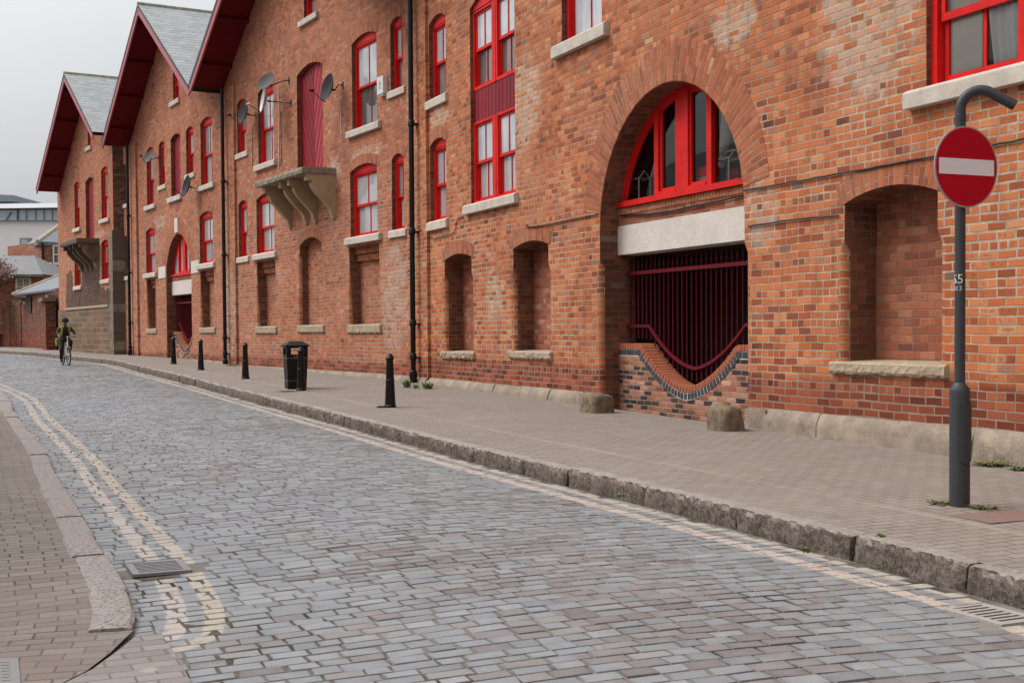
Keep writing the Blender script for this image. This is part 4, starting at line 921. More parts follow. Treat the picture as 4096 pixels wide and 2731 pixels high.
# paver materials
def paver_mat(name,herring_from=None,cols=None,line=None,L=.21,Wd=.105,joint=(.07,.055,.045)):
    t=NT(name); uv,u,v=t.uv(); oc=t.oc()
    wv=t.noise(oc,2.5,2); u1=t.m_('ADD',u,t.m_('MULTIPLY',t.m_('SUBTRACT',wv,.5),.03)); v1=t.m_('ADD',v,t.m_('MULTIPLY',t.m_('SUBTRACT',t.noise(oc,3.1,2),.5),.03))
    rv=t.m_('DIVIDE',v1,Wd); row=t.m_('FLOOR',rv); fv=t.m_('SUBTRACT',rv,row); j,_=t.white(t.comb(row,2,2))
    cu=t.m_('DIVIDE',t.m_('ADD',u1,t.m_('ADD',t.m_('MULTIPLY',t.m_('FLOORED_MODULO',row,2),L*.5),t.m_('MULTIPLY',j,.03))),L); cell=t.m_('FLOOR',cu); fu=t.m_('SUBTRACT',cu,cell)
    d=t.m_('MINIMUM',t.m_('MULTIPLY',t.m_('MINIMUM',fu,t.m_('SUBTRACT',1,fu)),L),t.m_('MULTIPLY',t.m_('MINIMUM',fv,t.m_('SUBTRACT',1,fv)),Wd)); idv=t.comb(cell,row,1)
    if herring_from is not None:
        w=.105; s2=.70711
        a=t.m_('DIVIDE',u1,w); b=t.m_('DIVIDE',v1,w)
        i=t.m_('FLOOR',a); jj=t.m_('FLOOR',b); fa=t.m_('SUBTRACT',a,i); fb=t.m_('SUBTRACT',b,jj); mm=t.m_('FLOORED_MODULO',t.m_('ADD',t.m_('SUBTRACT',i,jj),.5),4)
        is0=t.m_('LESS_THAN',mm,1); is1=t.m_('MULTIPLY',t.m_('GREATER_THAN',mm,1),t.m_('LESS_THAN',mm,2)); is2=t.m_('MULTIPLY',t.m_('GREATER_THAN',mm,2),t.m_('LESS_THAN',mm,3)); is3=t.m_('GREATER_THAN',mm,3)
        dR=t.m_('ADD',t.m_('SUBTRACT',1,fa),is0); dL=t.m_('ADD',fa,is1); dB=t.m_('ADD',fb,is2); dT=t.m_('ADD',t.m_('SUBTRACT',1,fb),is3)
        dh=t.m_('MULTIPLY',t.m_('MINIMUM',t.m_('MINIMUM',dR,dL),t.m_('MINIMUM',dB,dT)),w); idh=t.comb(t.m_('SUBTRACT',i,is1),t.m_('ADD',jj,is3),4)
        k=t.m_('GREATER_THAN',u,herring_from); d=t.m_('ADD',t.m_('MULTIPLY',d,t.m_('SUBTRACT',1,k)),t.m_('MULTIPLY',dh,k))
        mxv=t.n('ShaderNodeMix',data_type='VECTOR'); t.put(mxv.inputs[0],k); t.l(idv,mxv.inputs[4]); t.l(idh,mxv.inputs[5]); idv=mxv.outputs[1]
    r,_=t.white(idv); n=t.noise(oc,60,4,.7); nm=t.noise(oc,1.6,5,.65)
    c=t.ramp(r,cols); f=t.m_('ADD',.7,t.m_('ADD',t.m_('MULTIPLY',n,.35),t.m_('MULTIPLY',nm,.25))); c=t.mix(1,c,t.comb(f,f,f),'MULTIPLY')
    st=t.mr(nm,.55,.75); c=t.mix(t.m_('MULTIPLY',st,.4),c,(.22,.19,.15)); c=t.mix(t.mr(t.noise(oc,3.7,5,.75),.57,.72,0,.4),c,(.11,.09,.07))
    jw=t.m_('ADD',.0028,t.m_('MULTIPLY',t.mr(t.noise(oc,2.2,4,.7),.45,.7),.0035)); k2=t.mr(d,jw,t.m_('ADD',jw,.004))
    jc=t.mix(t.mr(t.noise(oc,1.3,4,.7),.55,.68),joint,(.085,.08,.03)); vis=t.mr(t.noise(oc,.8,4,.6),.35,.65,.4,1)
    c=t.mix(t.m_('MULTIPLY',t.m_('SUBTRACT',1,k2),vis),c,jc)
    if line:
        ln=t.m_('MULTIPLY',t.mr(u,line-.035,line-.03),t.mr(u,line+.03,line+.035,1,0)); c=t.mix(t.m_('MULTIPLY',ln,t.mr(t.noise(oc,.6,4,.7),.4,.6,.25,.7)),c,(.31,.275,.22))
    if name=='crossing_pavers':
        vc=t.n('ShaderNodeTexVoronoi'); t.l(oc,vc.inputs['Vector']); vc.inputs['Scale'].default_value=7; sc_=t.n('ShaderNodeSeparateColor'); t.l(vc.outputs['Color'],sc_.inputs[0]); ox=t.n('ShaderNodeSeparateXYZ'); t.l(oc,ox.inputs[0])
        kk=t.m_('MULTIPLY',t.m_('MULTIPLY',t.m_('GREATER_THAN',sc_.outputs[0],.45),t.mr(t.m_('ADD',vc.outputs['Distance'],t.m_('MULTIPLY',n,.15)),.40,.5,1,0)),t.m_('MULTIPLY',t.mr(ox.outputs[0],-1.75,-1.6),t.mr(ox.outputs[1],6.0,5.7))); c=t.mix(t.m_('MULTIPLY',kk,.75),c,(.37,.325,.27))
    speck=t.mr(t.vor(oc,55),.05,.0); spx=t.m_('MULTIPLY',speck,t.m_('GREATER_THAN',t.noise(oc,3,3),.58)); c=t.mix(spx,c,(.45,.43,.4))
    t.set(c,.85,.3); t.bump(t.m_('ADD',t.m_('MULTIPLY',k2,.6),t.m_('ADD',t.m_('MULTIPLY',n,.35),t.m_('MULTIPLY',r,.3))),.5,.008); return t.m
PAVR=paver_mat('right_pavers',1.05,[(0,(0.232,0.195,0.173)),(.35,(0.228,0.192,0.163)),(.7,(0.241,0.210,0.178)),(1,(0.262,0.219,0.195))],1.03,joint=(.075,.058,.045))
PAVL=paver_mat('left_pavers',None,[(0,(0.175,0.139,0.122)),(.5,(0.197,0.162,0.140)),(1,(0.221,0.185,0.158))],None,.2,.105,(0.057,0.045,0.034))
PAVX=paver_mat('crossing_pavers',None,[(0,(.20,.175,.165)),(.5,(.23,.205,.192)),(1,(.26,.235,.22))],None,.2,.1,(.10,.085,.07))
# right pavement
mb=MB(); us=[.12,.6,1.0,1.6,2.4,3.2,4.0]; m=len(us); vs=[];uv=[]
for i in rows:
    for u in us:
        p=RC[i]-RNn[i]*u; vs.append((p.x,p.y,gz(p.y)+.004*min(u,3)*(1 if p.y<30 else 0))); uv.append((u,arc[i]))
mb.add(vs,[[i*m+j,(i+1)*m+j,(i+1)*m+j+1,i*m+j+1] for i in range(len(rows)-1) for j in range(m-1)],uv)
prop(obj('pavement',mb,PAVR),kind='structure')
# left pavement
P=LPOLY[:]; mb=MB(); vs=[];uv=[]
us=[.12,.6,1.0,1.5,2.2,3,4,6]; m=len(us); rl=list(range(0,len(LC),3))+[len(LC)-1]
for i in rl:
    for u in us:
        p=LC[i]-LNn[i]*(u*(1 if True else 1)); x,y=p.x,p.y; vs.append((x,y,lz(y))); uv.append((u,arcL[i]))
n0=len(rl)
mb.add(vs,[[i*m+j,i*m+j+1,(i+1)*m+j+1,(i+1)*m+j] for i in range(n0-1) for j in range(m-1)],uv)
LEFTP=mb
# flush end of the left pavement beyond the last kerb stone
e=LC[-1]; ni=LNn[-1]; A=[(-1.93,6.3),(-1.92,5.9),(-1.93,5.6),(-2.0,5.3),(-2.3,4.5),(-2.9,3.8)]
B=[(e-ni*6)]; vs=[];uv=[]
d0=(LC[-1]-LC[-2]).normalized()
for k,(x,y) in enumerate(A):
    tt=k/5*2.0
    for u in [0,.12,.6,1.0,1.5,2.2,3,4,6]:
        q=Vector((x,y,0))-ni*u; q+=d0*0; vs.append((q.x,q.y,lz(q.y)-(0 if k else .001))); dd=q-e; uv.append((-dd.dot(ni),arcL[-1]+dd.dot(d0)))
m=9; mb.add(vs,[[i*m+j,i*m+j+1,(i+1)*m+j+1,(i+1)*m+j] for i in range(5) for j in range(m-1)],uv)
prop(obj('left_pavement',LEFTP,PAVL),kind='structure')
# crossing of pavers at road level
mb=MB(); Q=[(-1.88,6.18),(-1.80,6.30),(-1.72,6.12),(-1.60,5.85),(-1.47,5.55),(-1.33,5.2),(-1.1,4.7),(-1.0,3.4),(-4,2.9),(-2.9,3.8),(-2.3,4.5),(-1.97,5.3),(-1.90,5.6),(-1.885,5.9)]
Vf,fc=poly_fill(Q,[])
for f_ in fc: mb.quad([(Vf[i].x,Vf[i].y,gz(Vf[i].y,ROADZ+.04)) for i in f_],[(Vf[i].x*.9+Vf[i].y*.4,Vf[i].y*.9-Vf[i].x*.4) for i in f_])
XQ=Q
for i in range(len(Q)):
    a,b=Q[i],Q[(i+1)%len(Q)]; mb.quad([(a[0],a[1],gz(a[1],ROADZ+.04)),(a[0],a[1],gz(a[1],ROADZ-.05)),(b[0],b[1],gz(b[1],ROADZ-.05)),(b[0],b[1],gz(b[1],ROADZ+.04))])
prop(obj('crossing',mb,PAVX),kind='structure')
# ground sheet to horizon
mb=MB(); G=[-60,70,900]
for a,b in zip(G[:-1],G[1:]): mb.quad([(-900,a,gz(a,-.6)),(900,a,gz(a,-.6)),(900,b,gz(b,-.6)),(-900,b,gz(b,-.6))])
prop(obj('ground',mb,simple('ground_earth',(.12,.11,.10),.9,.5,.2)),kind='structure')

# kerb stones
t=NT('kerb_granite'); oc=t.oc(); a=t.noise(oc,60,5,.75); b=t.noise(oc,5,5,.65); r=t.noise(oc,1.0,2)
c=t.ramp(t.m_('ADD',t.m_('MULTIPLY',t.m_('ADD',t.m_('MULTIPLY',a,.5),t.m_('MULTIPLY',t.noise(oc,24,4,.7),.5)),.75),t.m_('MULTIPLY',b,.25)),[(.40,(.035,.026,.02)),(.47,(.13,.10,.08)),(.54,(.30,.25,.215)),(.64,(.46,.41,.365))])
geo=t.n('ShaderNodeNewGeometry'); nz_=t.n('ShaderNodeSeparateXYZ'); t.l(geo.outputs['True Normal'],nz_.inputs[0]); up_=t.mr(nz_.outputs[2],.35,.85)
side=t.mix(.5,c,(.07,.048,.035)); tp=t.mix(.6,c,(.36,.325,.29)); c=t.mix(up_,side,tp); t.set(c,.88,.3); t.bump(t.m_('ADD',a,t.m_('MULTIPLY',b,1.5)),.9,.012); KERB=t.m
t=NT('dressed_granite'); oc=t.oc(); a=t.noise(oc,45,5,.75); c=t.ramp(a,[(.38,(.13,.11,.10)),(.48,(.255,.225,.205)),(.6,(.34,.305,.28))]); t.set(c,.85,.3); t.bump(a,.6,.006); KERBL=t.m
def kerb(C,Nn,ARC,side,zt,zb,w,rough,mat,name,fine_y,lmin=.75,lmax=1.25,chip=.012):
    mb=MB(); T=0; end=ARC[-1]
    def pos(T,u):
        i=min(max(1,int(np.searchsorted(ARC,T))),len(ARC)-1); f=(T-ARC[i-1])/(ARC[i]-ARC[i-1]); P=C[i-1].lerp(C[i],f); N_=Nn[i-1].lerp(Nn[i],f); return P-N_*(u*side)
    while T<end-.2:
        L=min(U(lmin,lmax),end-T); L=end-T if end-T-L<.55 else L; y=pos(T,0).y; st=.035 if y<fine_y else (.08 if y<22 else .3)
        m=max(2,int(L/st)); rr=rough if y<22 else rough*.6; dz=U(-.008,.01); du=U(-.012,.012); g=.006+U(0,.008)
        prof=[]; hz=5 if y<22 else 2
        for k in range(hz+1): prof.append((0,k/hz,1))       # face, bottom to top
        prof+=[(.02,1,.5),(.05,1,.35),(w*.6,1,.3),(w-.02,1,.3),(w,.9,.2)]
        n=len(prof); vs=[]
        for k in range(m+1):
            t_=T+g+(L-2*g)*k/m
            endk=(k==0 or k==m)
            for (u,h,rg) in prof:
                P=pos(t_,u); z1=zt(P.y)+dz; z0=zb(P.y)
                n_=U(-1,1)*rr*rg; n2=U(-1,1)*rr*rg*.5
                uu=u+du+n_+(chip if (endk and u<.05) else 0)+(.012*(h**6) if u==0 else 0)+.02*(1-h)*0
                if u==.02: hh=-.004
                else: hh=0
                P=pos(t_+(U(-1,1)*rr*.6*rg if not endk else U(-.5,.5)*rr),uu); z=z0+(z1-z0)*h+hh+n2-(chip*.7 if endk and h>.95 else 0)-(.014 if (u==0 and h==1) else 0)
                vs.append((P.x,P.y,z))
        fs=[]
        for k in range(m):
            for j in range(n-1):
                q=[k*n+j,(k+1)*n+j,(k+1)*n+j+1,k*n+j+1]; fs.append(q if side>0 else q[::-1])
        fs+=[list(range(n)) if side<0 else list(range(n))[::-1],[m*n+j for j in range(n)]]
        mb.add(vs,fs,None,0,True); T+=L
    return prop(obj(name,mb,mat),kind='structure')
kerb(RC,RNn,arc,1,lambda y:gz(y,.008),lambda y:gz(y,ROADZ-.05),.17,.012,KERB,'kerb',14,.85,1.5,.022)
kerb(LC,LNn,arcL,1,lambda y:lz(y)+.008,lambda y:gz(y,ROADZ-.03),.215,.003,KERBL,'left_kerb',12,.75,1.1,.004)

# ================================================================ STREET FURNITURE
def gp(px,py,dz=0):
    D=ray(px,py); tt=(HC-dz)/(GS*D.y-D.z); return Vector((D.x*tt,D.y*tt,gz(D.y*tt,dz)))
# bollards
b0=thing('bollard','black cast iron bollard nearest the camera, in front of the rainwater pipe','bollard',gp(1561,1630),0,'black bollards along the kerb')
mb=MB(); lathe(mb,(0,0,0),[(.0,-.02),(.098,-.02),(.098,.035),(.088,.045),(.086,.06),(.068,.42),(.074,.425),(.075,.44),(.067,.447),(.055,.76),(.054,.775)],24); obj('post',mb,BLACKM,b0,local=True)
mb=MB(); lathe(mb,(0,0,0),[(.05,.765),(.068,.772),(.071,.795),(.06,.805),(.052,.835),(.032,.858),(0,.868)],24); obj('cap',mb,BLACKM,b0,local=True)
def dup(root,loc,label):
    r=root.copy(); COL.objects.link(r); r.location=loc; r['label']=label
    for ch in list(root.children):
        c=ch.copy(); COL.objects.link(c); c.parent=r
        for g in ch.children: d=g.copy(); COL.objects.link(d); d.parent=c
    return r
for pos,lab in ((gp(1205,1563),'black bollard standing right in front of the litter bin'),(gp(982,1516),'black bollard between the litter bin and the narrow arched grille'),(gp(804,1480),'black bollard just right of the narrow arched grille'),(gp(695,1456),'farthest black bollard, in front of the narrow arched grille')):
    dup(b0,pos,lab)
# litter bin
bx=Vector((-4.53,25.12,0)); dx=Vector((.94,.35,0)).normalized(); dy=Vector((-.35,.94,0)); cc=bx+dx*.22+dy*.23; cc.z=gz(cc.y)
bn=thing('litter_bin','black litter bin with open top hood beside a bollard','litter bin',cc,math.atan2(dx.y,dx.x))
mb=MB(); hw=.22
def prism(mb,pts): # list of (half width, z)
    P=[]
    for w,z in pts: P+=[(-w,-w,z),(w,-w,z),(w,w,z),(-w,w,z)]
    fs=[]
    for i in range(len(pts)-1):
        for k in range(4): k2=(k+1)%4; fs.append([i*4+k,i*4+k2,(i+1)*4+k2,(i+1)*4+k])
    fs+=[[3,2,1,0],[len(P)-4,len(P)-3,len(P)-2,len(P)-1]]; mb.add(P,fs,None)
prism(mb,[(.175,0),(.19,.03),(.19,.12),(.215,.665),(.215,.70)]); obj('body',mb,BLACKP,bn,local=True,bev=.008)
mb=MB()
for sx in (-1,1):
    for sy in (-1,1): box(mb,(sx*.17,sy*.17,.76),(.09,.09,.15))
for sx,sy,wx,wy in ((0,-1,.43,.03),(0,1,.43,.03),(-1,0,.03,.43),(1,0,.03,.43)): box(mb,(sx*.2,sy*.2,.845),(wx,wy,.03))
obj('hood_frame',mb,BLACKP,bn,local=True,bev=.004)
mb=MB(); prism(mb,[(.225,.855),(.25,.872),(.25,.885),(.14,.955),(.10,.968)]); obj('lid',mb,BLACKP,bn,local=True,bev=.004)
BAND=simple('band_grey',(.10,.09,.075),.4,20,.1)
for z,w in ((.615,.2155),(.165,.195)):
    mb=MB(); prism(mb,[(w,z),(w+.001,z+.018)]); obj('band',mb,BAND,bn,local=True)
def text_mb(s,size):
    cu=bpy.data.curves.new('t','FONT'); cu.body=s; cu.size=size; cu.align_x='CENTER'; cu.resolution_u=3; o=bpy.data.objects.new('t',cu); COL.objects.link(o)
    dg=bpy.context.evaluated_depsgraph_get(); me=o.evaluated_get(dg).to_mesh(); V=[tuple(v.co) for v in me.vertices]; Fc=[list(p.vertices) for p in me.polygons]; o.evaluated_get(dg).to_mesh_clear(); bpy.data.objects.remove(o); return V,Fc
V,Fc=text_mb('Litter',.075); mb=MB(); mb.add([(x+.02,-.2185,.64+y) for x,y,z in V],Fc); obj('lettering',mb,simple('letter_gold',(.30,.27,.21),.6,9,.05,0),bn,local=True)
# sign pole
pb_=gp(3838,2026)
sp_=thing('sign_post','dark grey post with hooked top carrying the no entry sign','sign post',pb_)
mb=MB(); lathe(mb,(0,0,0),[(.0745,-.05),(.0745,.86),(.072,.885),(.042,.925),(.0395,.93)],32); obj('base',mb,POLEM,sp_,local=True)
# access door: raised curved plate facing right-front
mb=MB(); vs=[];n=14; za,zb=.33,.80
dirang=math.atan2(-pb_.y,-pb_.x)+R(38)
def plate(rad,a0,a1,z0,z1,rc,nA=12,nZ=16):
    vs=[];
    for i in range(nA+1):
        a=a0+(a1-a0)*i/nA; x=(2*i/nA-1)
        cut=rc*(1-math.sqrt(max(0,1-x*x)))
        for j in range(nZ+1): vs.append((rad*math.cos(a),rad*math.sin(a),z0+cut+(z1-z0-2*cut)*j/nZ))
    return vs,[[i*(nZ+1)+j,(i+1)*(nZ+1)+j,(i+1)*(nZ+1)+j+1,i*(nZ+1)+j+1] for i in range(nA) for j in range(nZ)],nZ
V1,F1,nZ=plate(.0845,dirang-R(45),dirang+R(45),za,zb,.055); mb.add(V1,F1,None,0,True)
V2,_,_=plate(.070,dirang-R(45),dirang+R(45),za,zb,.055); nA=12; edge=[i*(nZ+1) for i in range(nA+1)]+[nA*(nZ+1)+j for j in range(1,nZ+1)]+[i*(nZ+1)+nZ for i in range(nA-1,-1,-1)]+[j for j in range(nZ-1,0,-1)]
ne=len(edge); mb.add([V1[i] for i in edge]+[V2[i] for i in edge],[[k,(k+1)%ne,(k+1)%ne+ne,k+ne] for k in range(ne)],None)
dr=obj('access_door',mb,POLEM,sp_,local=True)
mb=MB(); lathe(mb,(.0845*math.cos(dirang+.45),.0845*math.sin(dirang+.45),.74),[(.006,0),(.006,.002),(0,.002)],8,0,(math.cos(dirang+.45),math.sin(dirang+.45),0)); obj('lock',mb,BLACKM,dr,local=True)
hk=Vector((.93,-.30,0)).normalized(); pts=[(0,0,.92),(0,0,2.2),(0,0,2.955)]; 
for k in range(1,13):
    a=R(122)*k/12; r_=.135; pts.append((hk.x*(r_-r_*math.cos(a)),hk.y*(r_-r_*math.cos(a)),2.955+r_*math.sin(a)))
a=R(122); dx_=math.sin(a); dz_=math.cos(a); lp=Vector(pts[-1]); pts.append(tuple(lp+Vector((hk.x*dx_,hk.y*dx_,dz_))*.20))
mb=MB(); tube(mb,pts,.0385,20); obj('pole',mb,POLEM,sp_,local=True)
mb=MB(); lathe(mb,(0,0,2.865),[(.0388,0),(.0405,.002),(.0405,.05),(.0388,.052)],20); tube(mb,[(-.01,-.038,2.885),(-.012,-.048,2.885)],.007,8); obj('collar',mb,POLEM,sp_,local=True)
mb=MB(); cpt=lp+Vector((hk.x*dx_,hk.y*dx_,dz_))*.201; lathe(mb,cpt-Vector((hk.x*dx_,hk.y*dx_,dz_))*.001,[(.033,0),(.033,.003),(0,.002)],16,0,(hk.x*dx_,hk.y*dx_,dz_)); obj('end_cap',mb,BLACKM,sp_,local=True)
# stencilled number wraps the left of the post
WHT=simple('white_marking',(.62,.62,.60),.7,40,.2,0)
va=math.atan2(-pb_.y,-pb_.x)
for s,z,sz,shf in (('S5',1.668,.098,-.021),('013',1.615,.05,-.022)):
    V,Fc=text_mb(s,sz); mb=MB(); mb.add([(.0402*math.cos(va+(x+shf)/.0402),.0402*math.sin(va+(x+shf)/.0402),z+y) for x,y,_ in V],Fc); obj('stencilled_number',mb,WHT,sp_,local=True)
# no entry sign
view=Vector((-pb_.x,-pb_.y,0)).normalized(); ang=R(43); ns=Matrix.Rotation(ang,3,'Z')@view
sc_=Vector((pb_.x,pb_.y,pb_.z+2.525))+ns*.062+Vector((0,0,0))
sg=thing('road_sign','round red no entry sign with white bar on the hooked post','road sign',sc_)
REDS=simple('sign_red',(.46,.004,.018),.5,30,.04,0,.001,0,.12); GREYR=simple('sign_rim',(.32,.32,.32),.4,30,.1,0)
t=NT('sign_white'); oc=t.oc(); s_=t.mr(t.noise(oc,9,5,.8),.68,.74); t.set(t.mix(t.m_('MULTIPLY',s_,.8),(.78,.77,.79),(.10,.07,.07)),.4,.4); WHTS=t.m
side=Vector((-ns.y,ns.x,0)); RS=.30
mb=MB(); lathe(mb,(0,0,0),[(0,-.012),(RS-.003,-.012),(RS,-.006),(RS,0),(RS-.008,.0015),(0,.001)],64,0,ns); obj('plate',mb,GREYR,sg,local=True)
mb=MB(); lathe(mb,(0,0,0),[(RS-.011,.0025),(0,.0025)],64,0,ns); obj('red_face',mb,REDS,sg,local=True)
mb=MB(); P=[]; hw_,hh_,rc=.262,.0585,.008
for cx_,cy_,a0 in ((hw_-rc,hh_-rc,0),(-hw_+rc,hh_-rc,PI/2),(-hw_+rc,-hh_+rc,PI),(hw_-rc,-hh_+rc,1.5*PI)):
    for k in range(4): a=a0+PI/2*k/3; P.append(side*(cx_+rc*math.cos(a))+Vector((0,0,cy_+rc*math.sin(a)))+ns*.0045)
mb.quad(P); obj('white_bar',mb,WHTS,sg,local=True)
for dz in (-.15,.15):
    mb=MB(); box(mb,(-ns.x*.03,-ns.y*.03,dz),(.1,.035,.035),math.atan2(side.y,side.x)); obj('clamp',mb,POLEM,sg,local=True)
# covers and gratings
def cover(name,label,corners,mat,h=.006,slots=None,zf=None,frame=.02):
    P=[Vector(c) for c in corners]; c=sum(P,Vector())/4; g=thing(name,label,'drain cover' if slots else 'cover',c); mb=MB()
    up_=Vector((0,0,h)); Q=[p+up_ for p in P]; mb.add(P+Q,[[4,5,6,7],[0,1,5,4],[1,2,6,5],[2,3,7,6],[3,0,4,7]],None)
    obj('plate' if not slots else 'frame',mb,mat,g,bev=.003)
    return g,Q
def rect(c,ang,w,l,z): 
    a=R(ang); d=Vector((math.sin(a)*-1,math.cos(a),0)); n=Vector((d.y,-d.x,0)); return [Vector((c[0],c[1],0))+d*i*l/2+n*j*w/2+Vector((0,0,z)) for i,j in ((-1,-1),(-1,1),(1,1),(1,-1))]
RUST=simple('rust_cover',(.19,.12,.098),.85,14,.3,.3,.004)
cover('manhole_cover','low reddish brown inspection cover in the pavement beside the sign post',rect((3.47,8.83),24,.62,.42,gz(8.85,.006)),RUST,.004)
CQ=[gp(px,py,0) for px,py in ((-70,2646),(84,2632),(72,2517),(-70,2522))]
for c in CQ: c.z=lz(c.y)+.002
g,Q=cover('utility_cover','grey ribbed utility cover set in the left brick pavement',CQ,simple('cover_grey',(.20,.185,.18),.7,20,.15),.004)
mb=MB()
def bl(u,v): return (Q[0].lerp(Q[1],u)).lerp(Q[3].lerp(Q[2],u),v)+Vector((0,0,.002))
for k in range(9):
    v=.08+k*.095; mb.quad([bl(.50,v),bl(.72,v),bl(.72,v+.05),bl(.50,v+.05)])
obj('rib',mb,GRATE,g)
def grate(c,ang,w,l,z,mat,label,n=7):
    a=R(ang); d=Vector((-math.sin(a),math.cos(a),0)); nn=Vector((d.y,-d.x,0)); c=Vector((c[0],c[1],z)); g=thing('drain_grate',label,'drain grate',c)
    def bar(mb,i0,i1,j0,j1,h0=0,h1=.02):
        P=[c+d*i+nn*j+Vector((0,0,h)) for h in (h0,h1) for i,j in ((i0,j0),(i0,j1),(i1,j1),(i1,j0))]; mb.add(P,[[4,5,6,7],[0,1,5,4],[1,2,6,5],[2,3,7,6],[3,0,4,7]],None)
    mb=MB(); L,Wd=l/2,w/2; f=.025
    bar(mb,-L,-L+f,-Wd,Wd); bar(mb,L-f,L,-Wd,Wd); bar(mb,-L+f,L-f,-Wd,-Wd+f*1.8); bar(mb,-L+f,L-f,Wd-f*1.8,Wd)
    obj('frame',mb,mat,g,bev=.002); mb=MB()
    iw=2*(L-f)/(n*2-1+1)
    for k in range(n):
        i0=-L+f+(2*(L-f))*(k+.15)/n; bar(mb,i0,i0+2*(L-f)/n*.48,-Wd+f*1.8,Wd-f*1.8,0,.018)
    obj('grate_bars',mb,mat,g,bev=.002)
    mb=MB(); mb.quad([c+d*i+nn*j+Vector((0,0,.0125)) for i,j in ((-L,-Wd),(-L,Wd),(L,Wd),(L,-Wd))]); obj('pit',mb,DARKM,g)
grate((-2.27,7.95),24,.36,.40,rz(7.93,3.5)-.0155,GRATE,'square iron drain grate crossed by yellow paint by the left kerb',7)
grate((2.55,6.62),24,.30,.42,rz(6.6,.2)-.012,GRATEW,'pale iron drain grate in the gutter by the right kerb',7)
# guard stones at foot of the arch
def boulder(c,rx,ry,h,label,rot,seed):
    rnd=random.Random(seed); g=thing('guard_stone',label,'stone',c,rot); mb=MB(); n=28; vs=[]; prof=[(1.04,-.1),(1.05,.08),(1.03,.2),(1.01,.33),(1,.45),(.98,.58),(.96,.7),(.93,.8),(.86,.9),(.72,.97),(.5,1.0),(.25,1.0)]
    ph=[rnd.uniform(0,6) for _ in range(6)]
    for r_,z in prof:
        for k in range(n):
            a=2*PI*k/n; sq=(abs(math.cos(a))**4.5+abs(math.sin(a))**4.5)**(-1/4.5); w=1+.04*math.sin(2*a+ph[0])+.04*math.sin(3*a+ph[1]+z*3)+.025*math.sin(7*a+z*9+ph[2])+rnd.uniform(-.028,.028)
            vs.append((rx*r_*sq*w*math.cos(a),ry*r_*sq*w*math.sin(a),h*z*(1+.05*math.sin(a+ph[3]))))
    m=len(prof); fs=[[i*n+k,i*n+(k+1)%n,(i+1)*n+(k+1)%n,(i+1)*n+k] for i in range(m-1) for k in range(n)]+[[(m-1)*n+k for k in range(n)]]
    mb.add(vs,fs,None,0,True); obj('stone',mb,BOULD,g,local=True); return g
a1=gp(2378,1655); a2=gp(2903,1728)
boulder((a1.x+.05,a1.y+.15,a1.z),.21,.20,.30,'rounded guard stone at the left foot of the big arch',R(-60),3)
boulder((a2.x+.02,a2.y+.15,a2.z),.20,.17,.33,'squarer guard stone at the right foot of the big arch, weed beside it',R(-62),8)
for a,b,c,d in ((8.3,8.86,.10,-.55),(12.95,13.4,.08,-.3)):
    mb=MB(); bw(mb,WN,a,b,-.3,.44,c,d); obj('foot_stone',mb,PLINTH,BN,bev=.03)
# alarm box
ap=WM.p(-1.55,0,0); zA=WM.at(1523,350)[1]
sA=WM.at(1522,350,.1)[0]; al=thing('alarm_box','white alarm box beside the bright upper sash window','alarm box',WM.p(sA,zA-.17,0))
mb=MB(); bw(mb,WM,sA-.17,sA+.17,zA-.2,zA+.2,.115,0); bw(mb,WM,sA-.13,sA+.13,zA-.24,zA-.2,.09,0); obj('case',mb,WHITEP,al,bev=.012)
GREYT=simple('grey_print',(.16,.16,.18),.6,9,.05,0)
mb=MB(); q=lambda s,z:WM.p(sA+s,zA+z,.1175)
for a,b in (((-.06,-.02),(0,.11)),((0,.11),(.06,-.02)),((-.035,.03),(.035,.03)),((0,-.02),(-.05,-.1)),((0,-.02),(.05,-.1))):
    d=(Vector(b)-Vector(a)).normalized(); n=Vector((-d.y,d.x))*.009; mb.quad([q(a[0]-n.x,a[1]-n.y),q(b[0]-n.x,b[1]-n.y),q(b[0]+n.x,b[1]+n.y),q(a[0]+n.x,a[1]+n.y)])
obj('emblem',mb,GREYT,al)
# satellite dishes
def dish(label,px,py,rad,nrm_,mat,off,mount,W=WM,arm=True,back=None):
    s,z=W.at(px,py,off); c=W.p(s,z,off); n=Vector(nrm_).normalized(); sm,zm=mount; wpt=W.p(s+sm,z+zm,0)
    g=thing('satellite_dish',label,'satellite dish',wpt,0,'satellite dishes on the brick walls'); mb=MB()
    K=.16; pr=[(0,0)]+[(rad*k/8,rad*K*(k/8)**2*2) for k in range(1,9)]
    fr_=[(r_,h) for r_,h in pr]; lathe(mb,c,fr_,32,0,n); lathe(mb,c-n*.006,[(r_,h) for r_,h in pr]+[(rad+.002,rad*K*2+.006)],32,0,n)
    obj('reflector',mb,mat,g)
    X,Y=frame(n); dn=-Y if Y.z>0 else Y
    mb=MB(); b=c-n*.03; tube(mb,[b,b-n*.07],.03,8); elb=Vector((b.x,b.y,wpt.z))-n*.09; tube(mb,[b-n*.06,b-n*.08+Vector((0,0,0)),W.p(s+sm,z+zm,.12),wpt],.016,8); bw(mb,W,s+sm-.05,s+sm+.05,z+zm-.09,z+zm+.09,.012,0); obj('bracket',mb,BLACKM,g)
    if arm:
        e=c+dn*rad*.97+n*rad*K*2; tip=c+dn*rad*.55+n*rad*1.35+X*0; mb=MB(); tube(mb,[e-n*.05,e,tip],.011,6); 
        ar=obj('feed_arm',mb,BLACKM,g); mb=MB(); d=(c-tip).normalized(); tube(mb,[tip-d*.05,tip+d*.05],.026,10); tube(mb,[tip+d*.03,tip+d*.06],.034,10); obj('feed_horn',mb,WHITEP if mat is DISHW else BLACKP,ar)
    return g
n1=(-.83,-.50,.22)
